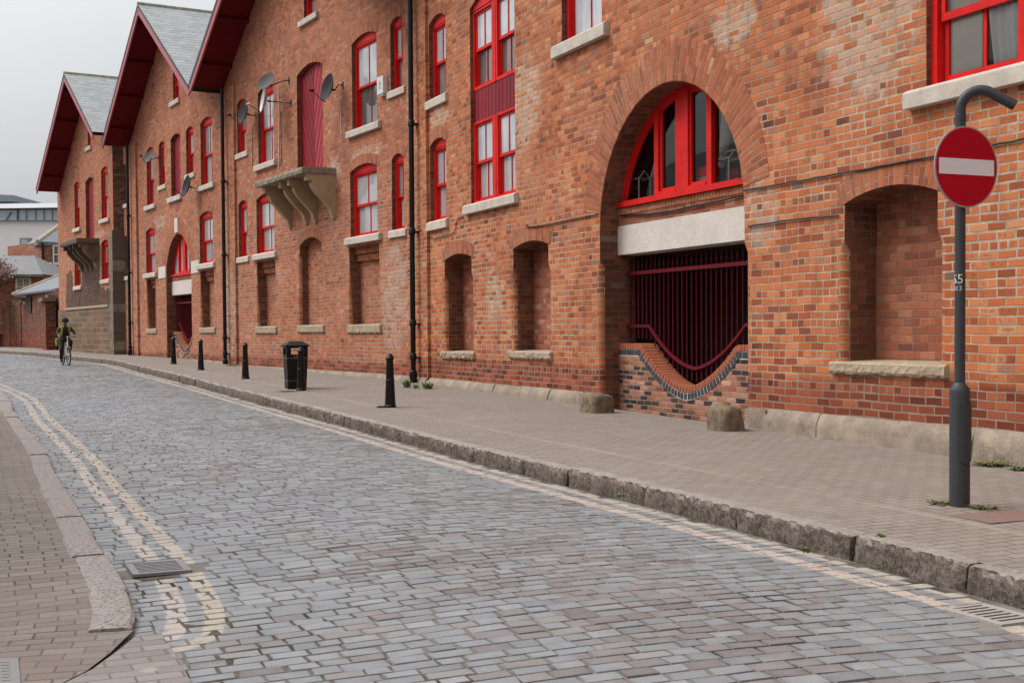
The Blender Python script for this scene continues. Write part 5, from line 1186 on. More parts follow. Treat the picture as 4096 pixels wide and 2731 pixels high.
dish('dark grey satellite dish over the left upper small window',984,455,.36,n1,DISHG,.28,(.06,-.05))
dish('mid grey satellite dish above the white one, tilted to the sky',1071,334,.29,(-.45,-.72,.52),DISHM,.4,(.62,0),arm=False)
dish('white satellite dish with its arm pointing left, below the mid grey one',1066,403,.36,(-.93,-.33,.16),DISHW,.45,(.72,-.15))
dish('dark grey satellite dish beside the upper loading door',1323,357,.36,n1,DISHG,.28,(.10,.1))
dish('small grey satellite dish over the top of a far sash window',599,632,.27,(-.55,-.7,.45),DISHM,.3,(.1,0))
dish('dark satellite dish beside the far crimson loading door',756,747,.37,n1,DISHG,.28,(.08,-.05))
# cables hanging from the dishes
def wcable(W,pts,mat,r,par):
    mb=MB(); tube(mb,catmull([W.p(s,z,.02) for s,z in pts],.2),r,5); obj('cable',mb,mat,par)
p_=[WM.at(x,y) for x,y in ((1116,345),(1119,450),(1118,560),(1117,668),(1114,672))]; wcable(WM,p_,WHITEP,.013,BMid)
p_=[WM.at(x,y) for x,y in ((1126,440),(1127,560),(1128,650),(1118,662),(1100,668))]; wcable(WM,p_,BLACKM,.009,BMid)
p_=[WM.at(x,y) for x,y in ((1011,505),(1012,560),(1013,668))]; wcable(WM,p_,BLACKM,.008,BMid)
p_=[WM.at(x,y) for x,y in ((1363,405),(1365,470),(1367,540))]; wcable(WM,p_,WHITEP,.008,BMid)
# things on the sill inside the half round window
def lantern(s,label):
    z0=3.46; o=-.56; g=thing('lantern',label,'lantern',WN.p(s,z0,o)); mb=MB(); w,d,h=.34,.2,.34; r_=.013
    C=[(s-w/2,o+d/2),(s+w/2,o+d/2),(s+w/2,o-d/2),(s-w/2,o-d/2)]
    for i in range(4):
        a,b=C[i],C[(i+1)%4]
        for z in (z0+.01,z0+h): tube(mb,[WN.p(a[0],z,a[1]),WN.p(b[0],z,b[1])],r_,4)
        tube(mb,[WN.p(a[0],z0,a[1]),WN.p(a[0],z0+h,a[1])],r_,4)
    for (a,b) in ((C[0],C[3]),(C[1],C[2])):
        apx=((a[0]),(a[1]+b[1])/2); tube(mb,[WN.p(a[0],z0+h,a[1]),WN.p(apx[0],z0+h+.11,apx[1]),WN.p(b[0],z0+h,b[1])],r_,4)
    tube(mb,[WN.p(C[0][0],z0+h+.11,o),WN.p(C[1][0],z0+h+.11,o)],r_,4); obj('frame',mb,WHITEP,g)
    mb=MB(); bw(mb,WN,s-w/2,s+w/2,z0,z0+h,o+d/2-.005,o-d/2,0,'flrb'); obj('pane',mb,GLASS,g)
lantern(WN.at(2553,780,-.54)[0],'white house shaped lantern behind the left pane of the half round window'); lantern(WN.at(2908,700,-.54)[0],'white house shaped lantern behind the right pane of the half round window')
g=thing('storage_box','white box with red lid behind the half round window','box',WN.p(11.25,3.46,-.6)); xb=WN.at(2805,720,-.5)[0]; mb=MB(); bw(mb,WN,xb-.14,xb+.14,3.46,3.62,-.5,-.7); obj('body',mb,WHITEP,g,bev=.004); mb=MB(); bw(mb,WN,xb-.15,xb+.15,3.62,3.76,-.49,-.71); obj('lid',mb,REDP,g,bev=.01)

# weeds
LEAF=simple('weed_leaf',(.11,.18,.035),.6,12,.35,0); LEAFD=simple('dry_weed',(.16,.15,.05),.7,12,.35,0)
def weed(c,r,h,n,label,mat=LEAF,seed=0,wid=.018):
    rnd=random.Random(seed); mb=MB()
    for i in range(n):
        a=rnd.uniform(0,2*PI); l=rnd.uniform(.5,1)*h; rr=rnd.uniform(0,r*.6); d=Vector((math.cos(a),math.sin(a),0)); b=Vector(c)+Vector((rnd.uniform(-1,1),rnd.uniform(-1,1),0))*r*.5; le=rnd.uniform(.3,1)*r; w=wid*rnd.uniform(.6,1.4); s=Vector((-d.y,d.x,0))
        m1=b+d*le*.4+Vector((0,0,l*.6)); tip=b+d*le+Vector((0,0,l*rnd.uniform(.5,1)))
        mb.add([b-s*w*.2,b+s*w*.2,m1+s*w,tip,m1-s*w],[[0,1,2,4],[4,2,3]],None)
    return prop(obj('weed',mb,mat),label,'weed','small weeds along kerb and walls')
for k,(px,py,r,h,lb,mt,n) in enumerate(((1628,1552,.13,.24,'tallest green weed left of the rainwater pipe foot',LEAF,70),(1667,1556,.10,.14,'small green weed under the rainwater pipe foot',LEAF,50),(1712,1558,.15,.2,'bushy green weed right of the rainwater pipe foot',LEAF,90),
  (1530,1630,.14,.05,'low grass tuft at the foot of the nearest bollard',LEAFD,90),(2958,1718,.08,.14,'green weed beside the right guard stone',LEAF,60),(3224,2172,.035,.05,'little fern in the joint low on the right kerb',LEAF,40),(3522,2150,.045,.04,'little fern on top of the right kerb',LEAF,40),
  (3935,2038,.12,.05,'yellowing weed on the pavement right of the sign post',LEAFD,60),(3760,2015,.14,.035,'thin dry weed on the pavement left of the sign post',LEAFD,60),(3960,1865,.22,.07,'low weed mat along the wall foot right of the sign post',LEAFD,180),(4085,1885,.14,.06,'green weed along the wall foot at the right edge',LEAF,80),
  (930,1462,.35,.05,'mossy strip of weeds at the foot of the second rainwater pipe',LEAFD,120),(1150,1566,.25,.03,'dry grass around the litter bin',LEAFD,120),(2485,1990,.05,.05,'small green weed in a kerb joint near the mid kerb',LEAF,30))):
    g=gp(px,py); z=g.z+(.0 if k not in(5,) else -.06); weed((g.x,g.y,z),r,h,n,lb,mt,k,.010 if r>.1 else .006)

for k,(px,py,lb,mt) in enumerate(((1270,1672,'scrap of white litter in the gutter below the kerb',WHITEP),(735,1534,'red and white wrapper in the gutter by the far kerb',REDP),(560,1480,'white scrap in the gutter farther along the kerb',WHITEP),(1665,1700,'green scrap in the gutter near the mid kerb',LEAF))):
    g=gp(px,py,ROADZ+.01); rnd=random.Random(k); mb=MB(); n=7; P=[(g.x+math.cos(a)*rnd.uniform(.03,.07),g.y+math.sin(a)*rnd.uniform(.03,.07),g.z+rnd.uniform(0,.03)) for a in [2*PI*i/n for i in range(n)]]; c=(g.x,g.y,g.z+.035); mb.add(P+[c,(g.x,g.y,g.z-.005)],[[i,(i+1)%n,n] for i in range(n)]+[[(i+1)%n,i,n+1] for i in range(n)],None)
    prop(obj('paper_scrap',mb,mt),lb,'paper scrap','paper scraps in the gutter')

# ================================================================ BACKGROUND
def prismY(mb,pts,Y,th,mi=0,uvs=1):
    """pts: photo pixels of a face standing at distance Y, given real depth th"""
    A=[atY(x,y,Y) for x,y in pts]; B=[a+Vector((0,th,0)) for a in A]; m=len(A)
    if (A[1]-A[0]).cross(A[2]-A[0]).y>0: A=A[::-1];B=B[::-1]
    uv=[(a.x,a.z) for a in A]; mb.add(A,[list(range(m))],uv,mi); mb.add(B,[list(range(m))[::-1]],uv,mi)
    for i in range(m):
        j=(i+1)%m; d=(A[j]-A[i]); vert=abs(d.z)>abs(d.x)
        mb.add([A[i],B[i],B[j],A[j]],[[0,1,2,3]],[(A[i].y,A[i].z),(B[i].y,B[i].z),(B[j].y,B[j].z),(A[j].y,A[j].z)] if vert else [(A[i].x,A[i].y),(B[i].x,B[i].y),(B[j].x,B[j].y),(A[j].x,A[j].y)],mi)
def segwall(mb,a,b,z0,z1,th,mi=0):
    a=Vector((a[0],a[1],0)); b=Vector((b[0],b[1],0)); d=(b-a).normalized(); n=Vector((-d.y,d.x,0)); L=(b-a).length
    P=[a,b,b+n*th,a+n*th]
    for i in range(4):
        p,q=P[i],P[(i+1)%4]; l=(q-p).length
        mb.quad([p+Vector((0,0,z0)),q+Vector((0,0,z0)),q+Vector((0,0,z1)),p+Vector((0,0,z1))],[(0,z0),(l,z0),(l,z1),(0,z1)],mi)
    mb.quad([p+Vector((0,0,z1)) for p in P],[(0,0),(L,0),(L,th),(0,th)],mi)
bwall=thing('boundary_wall','low dark red brick boundary wall with stone coping left of the outbuilding','wall',(-30.5,75.7,gz(75)))
mb=MB(); segwall(mb,(-27.80,71.64),(-32.40,79.10),0,3.15,-.35); segwall(mb,(-32.40,79.10),(-41.81,92.66),0,3.43,-.35); segwall(mb,(-30.40,75.77),(-31.07,76.90),0,3.48,-.5); segwall(mb,(-28.59,72.83),(-29.10,73.68),0,3.3,-.47); obj('wall',mb,BRICKO,bwall)
mb=MB(); segwall(mb,(-27.68,71.59),(-32.32,79.21),3.15,3.33,-.5); segwall(mb,(-32.32,79.21),(-41.81,92.66),3.43,3.68,-.5); segwall(mb,(-30.23,75.65),(-30.91,76.90),2.9,3.55,-.58); obj('coping',mb,BOULD,bwall,bev=.05)
ob=thing('outbuilding','small brick outbuilding with slate hipped roof and dark slit window by the boundary wall','outbuilding',(-25.4,67.8,gz(67)))
mb=MB(); segwall(mb,(-25.88,68.25),(-27.80,71.64),0,3.77,-5); segwall(mb,(-20.90,60.00),(-25.88,68.25),0,3.77,-5.3); segwall(mb,(-23.05,63.28),(-23.62,64.30),0,3.1,.5); obj('wall',mb,BRICKO,ob)
mb=MB(); segwall(mb,(-23.00,63.17),(-23.67,64.41),3.1,3.27,.66); segwall(mb,(-23.16,63.45),(-23.50,64.13),3.27,3.44,.35); segwall(mb,(-24.07,65.20),(-24.97,66.78),2.4,2.58,.14); obj('pier_cap',mb,BOULD,ob,bev=.04)
mb=MB(); e0,e1=Vector((-20.1,59.9,0)),Vector((-28.5,72.5,0)); d=(e1-e0).normalized(); n=Vector((d.y,-d.x,0)); z=3.75
E4=[e0-n*.4,e1-n*.4,e1+n*6.6,e0+n*6.6]; R0=e0+d*2+n*3.1; R1=e1-d*3.2+n*3.1
E4=[Vector((p.x,p.y,z)) for p in E4]; R0.z=R1.z=5.45
def rf(mb,P,mi=0):
    o=P[0]; ex=(P[1]-P[0]).normalized(); nn=ex.cross(P[2]-P[0]).normalized(); ey=nn.cross(ex); mb.quad(P,[((p-o).dot(ex),(p-o).dot(ey)) for p in P],mi)
for P in ([E4[0],E4[1],R1,R0],[E4[1],E4[2],R1],[E4[2],E4[3],R0,R1],[E4[3],E4[0],R0]): rf(mb,P)
mb.quad([p-Vector((0,0,.1)) for p in E4]); 
for i in range(4): mb.quad([E4[i],E4[(i+1)%4],E4[(i+1)%4]-Vector((0,0,.1)),E4[i]-Vector((0,0,.1))])
ro=obj('roof',mb,SLATEB,ob); mb=MB()
for a,b in ((E4[1],R1),(R0,R1),(E4[0],R0)): tube(mb,[a,b],.1,8)
obj('ridge_tile',mb,SANDST,ro)
wv=lambda px,py:atY(px,py,62.1)
mb=MB(); a=atY(130,1226,62.6); b=atY(149,1226,61.3); a=Vector((-27.24,70.57,0)); b=Vector((-26.74,69.69,0)); segwall(mb,(b.x,b.y),(a.x,a.y),2.7,3.52,.04); obj('window',mb,DARKM,ob)
# brick house with sash window
h1=thing('brick_house','brick house with slate roof and cream sash window behind the boundary wall','house',(-29,78,.6))
mb=MB(); prismY(mb,[(-300,1335),(168,1335),(168,1096),(-300,1096)],78,7); obj('wall',mb,BRICKH,h1)
mb=MB(); A=[atY(-310,1097,77.6),atY(171,1097,77.6),atY(137,1023,81.5),atY(-310,1023,81.5)]; rf(mb,A); B=[atY(171,1097,77.6),atY(171,1097,77.6)+Vector((0,8,0)),atY(137,1023,81.5)]; rf(mb,B)
C_=[A[3],A[2],A[1]+Vector((0,8,0)),A[0]+Vector((0,8,0))]; rf(mb,C_); mb.quad([A[0],A[1],A[1]-Vector((0,0,.15)),A[0]-Vector((0,0,.15))]); mb.quad([A[0]-Vector((0,0,.15)),A[1]-Vector((0,0,.15)),A[1]+Vector((0,.5,-.15)),A[0]+Vector((0,.5,-.15))])
obj('roof',mb,SLATEG,h1)
mb=MB()
for r_ in ((62,1112,68,1185),(117,1112,122,1185),(68,1112,117,1116),(68,1145,117,1149),(68,1180,117,1185),(91,1116,94,1145),(91,1149,94,1180)): prismY(mb,[(r_[0],r_[1]),(r_[2],r_[1]),(r_[2],r_[3]),(r_[0],r_[3])],77.85,.15)
w_=obj('window',mb,WHITEF,h1); mb=MB(); prismY(mb,[(66,1114),(119,1114),(119,1183),(66,1183)],77.92,.05); obj('pane',mb,pane('pane_cream_curtain',(.38,.33,.22),(.20,.17,.11),9),w_)
mb=MB(); prismY(mb,[(58,1186),(122,1186),(122,1191),(58,1191)],77.75,.3); obj('sill',mb,SANDST,w_)
h2=thing('brick_house','taller brick house with hipped slate roof, black downpipe and two small white dishes','house',(-31,88,.6))
mb=MB(); cn=atY(165,967,86); lf=atY(100,978,93); rt=atY(330,967,88); z1=cn.z
segwall(mb,(lf.x,lf.y),(cn.x,cn.y),0,z1,6.0); segwall(mb,(cn.x,cn.y),(rt.x,rt.y),0,z1-.01,6); obj('wall',mb,BRICKH,h2)
mb=MB(); zz=Vector((0,0,1)); c0=Vector((cn.x-.1,cn.y-.4,z1)); l0=Vector((lf.x-.5,lf.y,z1)); r0=Vector((rt.x,rt.y-.4,z1)); ap=atY(290,862,94); bk=Vector((rt.x,rt.y+14,z1))
rf(mb,[c0,r0,ap]); rf(mb,[l0,c0,ap]); rf(mb,[l0,ap,bk]); rf(mb,[r0,bk,ap]); mb.quad([c0,l0,l0-zz*.25,c0-zz*.25]); mb.quad([r0,c0,c0-zz*.25,r0-zz*.25]); ro=obj('roof',mb,SLATEB,h2)
mb=MB(); tube(mb,[c0,ap],.14,8); obj('ridge_tile',mb,SANDST,ro)
mb=MB(); p0=atY(171,967,85.85); tube(mb,[(p0.x,p0.y,z1-.1),(p0.x,p0.y,2.5)],.09,8); obj('drainpipe',mb,BLACKM,h2)
mb=MB()
for r_ in ((211,982,216,1056),(232,982,236,1056),(216,982,232,986),(216,1016,232,1020),(216,1050,232,1056)): prismY(mb,[(r_[0],r_[1]),(r_[2],r_[1]),(r_[2],r_[3]),(r_[0],r_[3])],86.0,.5)
w_=obj('window',mb,WHITEF,h2); mb=MB(); prismY(mb,[(214,984),(234,984),(234,1054),(214,1054)],86.1,.3); obj('pane',mb,PANE_D,w_); mb=MB(); prismY(mb,[(207,1056),(238,1056),(238,1061),(207,1061)],85.9,.5); obj('sill',mb,SILL,w_)
for k,(px,py) in enumerate(((202,1068),(185,1086))):
    c=atY(px,py,85.4); g=thing('satellite_dish',('upper' if k==0 else 'lower')+' of two small white dishes on the taller far brick house','satellite dish',c+Vector((0,.5,0)),0,'satellite dishes on the brick walls'); mb=MB(); n_=Vector((-.6,-.75,.2)).normalized(); lathe(mb,c,[(0,0),(.15,.02),(.3,.08),(.31,.075),(0,-.02)],20,0,n_); obj('reflector',mb,DISHW,g); mb=MB(); tube(mb,[c-n_*.02,c-n_*.02+Vector((.1,.55,0))],.03,6); obj('bracket',mb,BLACKM,g)
# modern building
mo=thing('modern_building','white modern office block with curved roof canopy and ribbon window above the houses','building',(-48,132,.6))
MW=simple('white_render',(.80,.76,.74),.85,1.0,.06,.05); MC=simple('canopy_metal',(.33,.30,.27),.5,2,.15); MR=simple('roof_metal',(.60,.61,.64),.4,2,.06)
mb=MB(); prismY(mb,[(-700,1335),(420,1335),(420,880),(-700,884)],130,22); obj('wall',mb,MW,mo)
mb=MB(); prismY(mb,[(-700,884),(420,880),(420,838),(-700,846)],130.3,18); obj('ribbon_window',mb,simple('pale_sky_glass',(.66,.72,.78),.3,.3,.15,0),mo)  # pale blue base colour paints the reflected sky into the ribbon glass
mb=MB()
for x in (-60,-20,67,72,104,141,174,208,245,285): prismY(mb,[(x,882),(x+1.8,882),(x+1.8,838),(x,838)],130.15,.3)
prismY(mb,[(-700,886),(420,882),(420,879),(-700,883)],129.6,2); prismY(mb,[(20,882),(42,848),(46,848),(24,882)],130.1,.2); obj('mullion',mb,simple('dark_mullion',(.20,.21,.22),.5),mo)
mb=MB(); N_=16; top=[];bot=[]
for i in range(N_+1):
    x=-700+1120*i/N_; f=(x+100)/500; yb=846-7*min(1,max(0,f+.2)); yt=yb-22; top.append((x,yt)); bot.append((x,yb))
for i in range(N_):
    for ya,yb_,Ya,Yb in ((0,0,129,131.4),):
        a=atY(top[i][0],top[i][1]+14,129.2); b=atY(top[i+1][0],top[i+1][1]+14,129.2); c=atY(bot[i+1][0],bot[i+1][1]-2,131.4); d=atY(bot[i][0],bot[i][1]-2,131.4); mb.quad([a,b,c,d])
so=obj('canopy',mb,MC,mo)
mb=MB(); 
for i in range(N_):
    a=atY(top[i][0],top[i][1]+12,129.0); b=atY(top[i+1][0],top[i+1][1]+12,129.0); c=atY(top[i+1][0],top[i+1][1]-6,129.3); d=atY(top[i][0],top[i][1]-6,129.3); e=c+Vector((0,24,.8)); f=d+Vector((0,24,.8)); mb.quad([a,b,c,d]); mb.quad([d,c,e,f]); mb.quad([a,b,b+Vector((0,.2,0)),a+Vector((0,.2,0))])
obj('roof',mb,MR,mo)
mb=MB(); prismY(mb,[(-200,811),(55,805),(55,781),(-200,770)],137,9); obj('plant_room',mb,simple('plant_room_grey',(.15,.18,.19),.7,2,.1),mo)
mb=MB(); prismY(mb,[(79,952),(126,952),(126,1025),(79,1025)],129.9,.3); w_=obj('window',mb,simple('grey_frame',(.20,.22,.23),.5),mo); mb=MB(); prismY(mb,[(84,957),(110,957),(110,1025),(84,1025)],129.85,.2); obj('pane',mb,PANE_B,w_)
# blossom tree
tr_=thing('blossom_tree','bare twiggy tree with pink blossom in front of the brick house','tree',(-33.0,75,gz(75)))
rnd=random.Random(5); mb=MB(); tips=[]
base=Vector((-33.0,75,.6))
def grow(p,d,L,r,lv):
    q=p+d*L; tube(mb,[p,(p+q)/2+Vector((rnd.uniform(-.1,.1),0,rnd.uniform(-.1,.1)))*L*.5,q],[r,r*.85,r*.7],6,cap=False); 
    if lv==0: tips.append((p,q)); return
    tips.append((p,q))
    for k in range(4 if lv>1 else 3): grow(q,(d+Vector((rnd.uniform(-.8,.8),rnd.uniform(-.8,.8),rnd.uniform(-.25,.6)))).normalized(),L*rnd.uniform(.6,.85),r*.62,lv-1)
grow(base,Vector((0,0,1)),1.9,.14,5)
obj('trunk',mb,simple('bark',(.07,.05,.04),.9,9,.3),tr_)
fb=MB()
for p,q in tips:
    if q.z<3.2: continue
    for k in range(11):
        c=p.lerp(q,rnd.random())+Vector((rnd.gauss(0,.16),rnd.gauss(0,.16),rnd.gauss(0,.16))); s=rnd.uniform(.04,.09); a=Vector((rnd.gauss(0,1),rnd.gauss(0,1),rnd.gauss(0,1))).normalized(); x,y=frame(a)
        fb.add([c-x*s,c+y*s*.7,c+x*s,c-y*s*.7],[[0,1,2,3]],None,0 if rnd.random()<.6 else 1)
obj('crown',fb,[simple('blossom',(.34,.20,.18),.7),simple('blossom_pale',(.46,.31,.28),.7)],tr_)

# unseen rest of the street, added to block low sky and show in panes
def block(name,label,pts,h,roofh):
    g=thing(name,label,'building',(pts[0][0],pts[0][1],0)); mb=MB()
    for i in range(4): 
        a,b=pts[i],pts[(i+1)%4]; L=math.hypot(b[0]-a[0],b[1]-a[1]); mb.quad([(a[0],a[1],-.4),(b[0],b[1],-.4),(b[0],b[1],h),(a[0],a[1],h)],[(0,-.4),(L,-.4),(L,h),(0,h)])
    obj('wall',mb,BRICKH,g); mb=MB(); P=[Vector((p[0],p[1],h)) for p in pts]; m0=(P[0]+P[3])/2+Vector((0,0,roofh)); m1=(P[1]+P[2])/2+Vector((0,0,roofh))
    rf(mb,[P[0],P[1],m1,m0]); rf(mb,[P[2],P[3],m0,m1]); obj('roof',mb,SLATEB,g)
    mb=MB(); mb.add([P[0],P[3],m0,P[1],P[2],m1],[[0,1,2],[3,4,5]],None); obj('gable_wall',mb,BRICKH,g)
    a,b=Vector((pts[0][0],pts[0][1],0)),Vector((pts[1][0],pts[1][1],0)); d=(b-a).normalized(); n=Vector((d.y,-d.x,0)); L=(b-a).length; k=0
    fr=[];
    t_=2.5
    while t_<L-2:
        for z in (1.3,4.4):
            if z+1.6>h: continue
            mb=MB(); p=a+d*t_; Q=[p+Vector((0,0,z)),p+d*1.0+Vector((0,0,z)),p+d*1.0+Vector((0,0,z+1.6)),p+Vector((0,0,z+1.6))]
            for s_ in (-.012,.012): mb.quad([q+n*s_ for q in Q])
            obj('window',mb,PANE_D,g)
        t_+=3.2
block('terrace_building','long brick terrace with slate roof on the opposite side of the street',[(-6.9,8.5),(-26.5,43.5),(-34,39),(-14,4.5)],6.2,3.0)
block('unseen_corner_block','unseen brick corner building added behind the camera',[(-13,-9),(1.5,-15),(-2,-26),(-17,-20)],9,3.5)
bl_=WN.p(24.05,0,0); b2_=WN.p(52,0,0); b3_=WN.p(52,0,-12); b4_=WN.p(24.05,0,-12)
block('unseen_warehouse_range','unseen brick warehouse range continuing the right side of the street',[(b2_.x,b2_.y),(bl_.x,bl_.y),(b4_.x,b4_.y),(b3_.x,b3_.y)],9.3,4)

# ================================================================ CYCLIST
cp=gp(263,1466,ROADZ+.0); cp.z=rz(cp.y,2.5); hd=Vector((.517,-.854,0)).normalized(); ra=math.atan2(hd.y,hd.x); KS=.93
bk=thing('bicycle','white framed bicycle ridden toward the camera on the setts','bicycle',cp,ra); bk.scale=(KS,)*3
WPF=simple('white_bike_paint',(.60,.60,.62),.35,9,.05); RUB=simple('tyre_rubber',(.015,.015,.015),.8,20,.2); CHR=simple('alloy',(.35,.35,.36),.35,20,.1,.05,.001,.8)
for nm,x in (('rear_wheel',-.52),('front_wheel',.53)):
    mb=MB(); c=Vector((x,0,.34)); ring_=[c+Vector((math.cos(a)*.322,0,math.sin(a)*.322)) for a in [2*PI*k/36 for k in range(37)]]; tube(mb,ring_,.024,8,cap=False); w_=obj(nm,mb,RUB,bk,local=True)
    mb=MB(); tube(mb,[c+(p-c)*.925 for p in ring_],.011,6,cap=False); obj('rim',mb,CHR,w_,local=True)
    mb=MB(); tube(mb,[c+Vector((0,-.05,0)),c+Vector((0,.05,0))],.02,8)
    for k in range(18): a=2*PI*k/18; tube(mb,[c+Vector((0,.02*(-1)**k,0)),c+Vector((math.cos(a)*.3,0,math.sin(a)*.3))],.0016,4)
    obj('spokes',mb,CHR,w_,local=True)
mb=MB(); BBp=(-.1,0,.29)
for a,b,r_ in ((BBp,(-.25,0,.80),.017),(BBp,(.41,0,.70),.021),((-.24,0,.74),(.37,0,.84),.017),(BBp,(-.52,.05,.34),.009),(BBp,(-.52,-.05,.34),.009),((-.23,0,.72),(-.52,.05,.34),.008),((-.23,0,.72),(-.52,-.05,.34),.008),((.36,0,.90),(.42,0,.66),.023)): tube(mb,[a,b],r_,10)
obj('frame',mb,WPF,bk,local=True)
mb=MB(); tube(mb,[(.42,.0,.68),(.43,.065,.66),(.53,.065,.34)],.018,8); tube(mb,[(.42,0,.68),(.43,-.065,.66),(.53,-.065,.34)],.018,8); tube(mb,[(.425,-.07,.665),(.425,.07,.665)],.02,8); tube(mb,[(.36,0,.90),(.34,0,1.0)],.017,8); obj('fork',mb,WPF,bk,local=True)
mb=MB(); tube(mb,[(.28,-.33,1.04),(.33,-.2,1.03),(.36,0,1.0),(.33,.2,1.03),(.28,.33,1.04)],.013,8); hb=obj('handlebar',mb,BLACKM,bk,local=True)
mb=MB(); [tube(mb,[(.28,s*.33,1.04),(.31,s*.25,1.035)],.019,8) for s in (-1,1)]; obj('grip',mb,BLACKP,hb,local=True)
mb=MB(); tube(mb,[(.34,0,1.03),(.40,0,1.03)],.03,10); obj('front_light',mb,WHITEP,bk,local=True)
mb=MB(); tube(mb,[(-.25,0,.80),(-.27,0,.88)],.014,8); tube(mb,[(-.42,0,.91),(-.33,0,.91),(-.2,0,.905),(-.12,0,.90)],[.05,.075,.04,.02],10); obj('saddle',mb,BLACKP,bk,local=True)
mb=MB(); tube(mb,[(-.1,-.08,.29),(-.1,.08,.29)],.02,8); tube(mb,[(-.1,-.08,.29),(-.06,-.09,.13)],.009,6); tube(mb,[(-.1,.08,.29),(-.14,.09,.45)],.009,6); lathe(mb,(-.1,-.06,.29),[(0,0),(.085,0),(.085,.004),(0,.004)],20,0,(0,1,0)); obj('crank',mb,CHR,bk,local=True)
mb=MB(); box(mb,(-.06,-.14,.125),(.09,.09,.02)); box(mb,(-.14,.14,.455),(.09,.09,.02)); obj('pedal',mb,BLACKP,bk,local=True)
def skin(name,V,Ed,Rd,mat,par,root=0,sub=2):
    me=bpy.data.meshes.new(name); me.from_pydata(V,Ed,[]); me.materials.append(mat); o=bpy.data.objects.new(name,me); COL.objects.link(o); o.parent=par
    if not me.skin_vertices: me.attributes  # layer made by the modifier below
    m=o.modifiers.new('skin','SKIN'); m.use_smooth_shade=True
    if len(me.skin_vertices)==0:
        bmx=__import__('bmesh').new(); bmx.from_mesh(me); bmx.verts.layers.skin.verify(); bmx.to_mesh(me); bmx.free()
    for i,r_ in enumerate(Rd):
        d=me.skin_vertices[0].data[i]; d.radius=(r_,r_) if not isinstance(r_,tuple) else r_; d.use_root=(i==root)
    s=o.modifiers.new('s','SUBSURF'); s.levels=sub; s.render_levels=sub
    return o
pe=thing('person','cyclist in yellow safety vest, dark helmet and black trousers riding the white bicycle','person',cp,ra); pe.scale=(KS,)*3
SK=simple('skin_tone',(.16,.085,.055),.6,9,.08,.05); BLK=simple('black_cloth',(.012,.011,.012),.9,20,.2,.2); MAR=simple('maroon_cloth',(.055,.014,.020),.9,20,.2,.2); HIV=simple('hi_vis_yellow',(.27,.32,.04),.7,9,.08,.1); GLV=simple('grey_glove',(.28,.30,.32),.8,20,.15)
V=[(-.24,0,.95),(-.12,0,1.12),(-.03,0,1.30),(.01,0,1.42),(.04,0,1.49),(.06,0,1.57),(.045,0,1.65),
 (-.01,.17,1.35),(.07,.30,1.20),(.28,.29,1.07),(-.01,-.17,1.35),(.07,-.30,1.20),(.28,-.29,1.07),
 (-.2,.1,.92),(.21,.15,.86),(.0,.15,.52),(-.18,-.1,.90),(.08,-.15,.58),(-.06,-.14,.20),(-.02,.15,.49),(-.09,-.14,.17)]
Ed=[(0,1),(1,2),(2,3),(3,4),(4,5),(5,6),(2,7),(7,8),(8,9),(2,10),(10,11),(11,12),(0,13),(13,14),(14,15),(0,16),(16,17),(17,18),(15,19),(18,20)]
Rd=[.11,.12,.12,.055,.07,.085,.06,.06,.042,.03,.06,.042,.03,.085,.06,.04,.085,.06,.04,.035,.035]
body=skin('body',V,Ed,Rd,SK,pe)
skin('trousers',[V[0],V[13],V[14],V[15],V[16],V[17],V[18],(-.2,0,.99)],[(0,1),(1,2),(2,3),(0,4),(4,5),(5,6),(0,7)],[.135,.11,.085,.065,.11,.085,.065,.13],BLK,pe)
skin('jacket',[(-.22,0,.98),V[1],V[2],(-.0,0,1.39),V[7],V[8],(.25,.29,1.085),V[10],V[11],(.25,-.29,1.085)],[(0,1),(1,2),(2,3),(2,4),(4,5),(5,6),(2,7),(7,8),(8,9)],[.14,.145,.145,.07,.08,.062,.045,.08,.062,.045],MAR,pe)
vv_=[(-.21,0,1.0),(-.11,0,1.13),(-.04,0,1.29),(-.01,.13,1.37),(-.01,-.13,1.37)]
skin('black_top',[(-.13,0,1.0),(-.06,0,1.13),(.02,0,1.28),(.03,0,1.36)],[(0,1),(1,2),(2,3)],[(.12,.11),(.12,.11),(.12,.10),(.05,.05)],BLK,pe)
mb=MB()
for s in (-1,1):   # open front panels of the vest and its sides
    pr_=[(.115,.045,.155),(.10,.16,.19)]
    zs_=[1.06,1.14,1.22,1.30,1.37,1.43]
    P=[]
    for z in zs_:
        f=(z-.98)/.45; x0=-.03+.13*f*(1-.15*f); ya=.085+.05*(1-f); yb=.185-.01*f; 
        P+=[(x0+.095-.06*f*f,s*ya,z),(x0+.07-.05*f*f,s*(ya+yb)/2,z),(x0-.01,s*yb,z),(x0-.14,s*(yb+.01),z),(x0-.24,s*.12,z)]
    m=5; mb.add(P,[[i*m+j,i*m+j+1,(i+1)*m+j+1,(i+1)*m+j] for i in range(len(zs_)-1) for j in range(m-1)],None,0,True)
o=obj('safety_vest',mb,HIV,pe,local=True); sdf=o.modifiers.new('t','SOLIDIFY'); sdf.thickness=.012
mb=MB(); lathe(mb,(-.25,-.24,.86),[(0,-.16),(.06,-.15),(.075,0),(.05,.12),(0,.14)],12); obj('bag',mb,HIV,pe,local=True)
mb=MB(); c=(.035,0,1.60); lathe(mb,c,[(.118,-.01),(.124,.02),(.112,.07),(.08,.11),(.04,.13),(0,.135)],20); lathe(mb,c,[(.112,-.02),(.118,-.01)],20); obj('helmet',mb,BLK,pe,local=True)
mb=MB()
for s in (-1,1): lathe(mb,(.135,s*.032,1.575),[(0,-.004),(.012,0),(0,.004)],8,0,(1,0,0))
obj('eye',mb,BLK,pe,local=True)
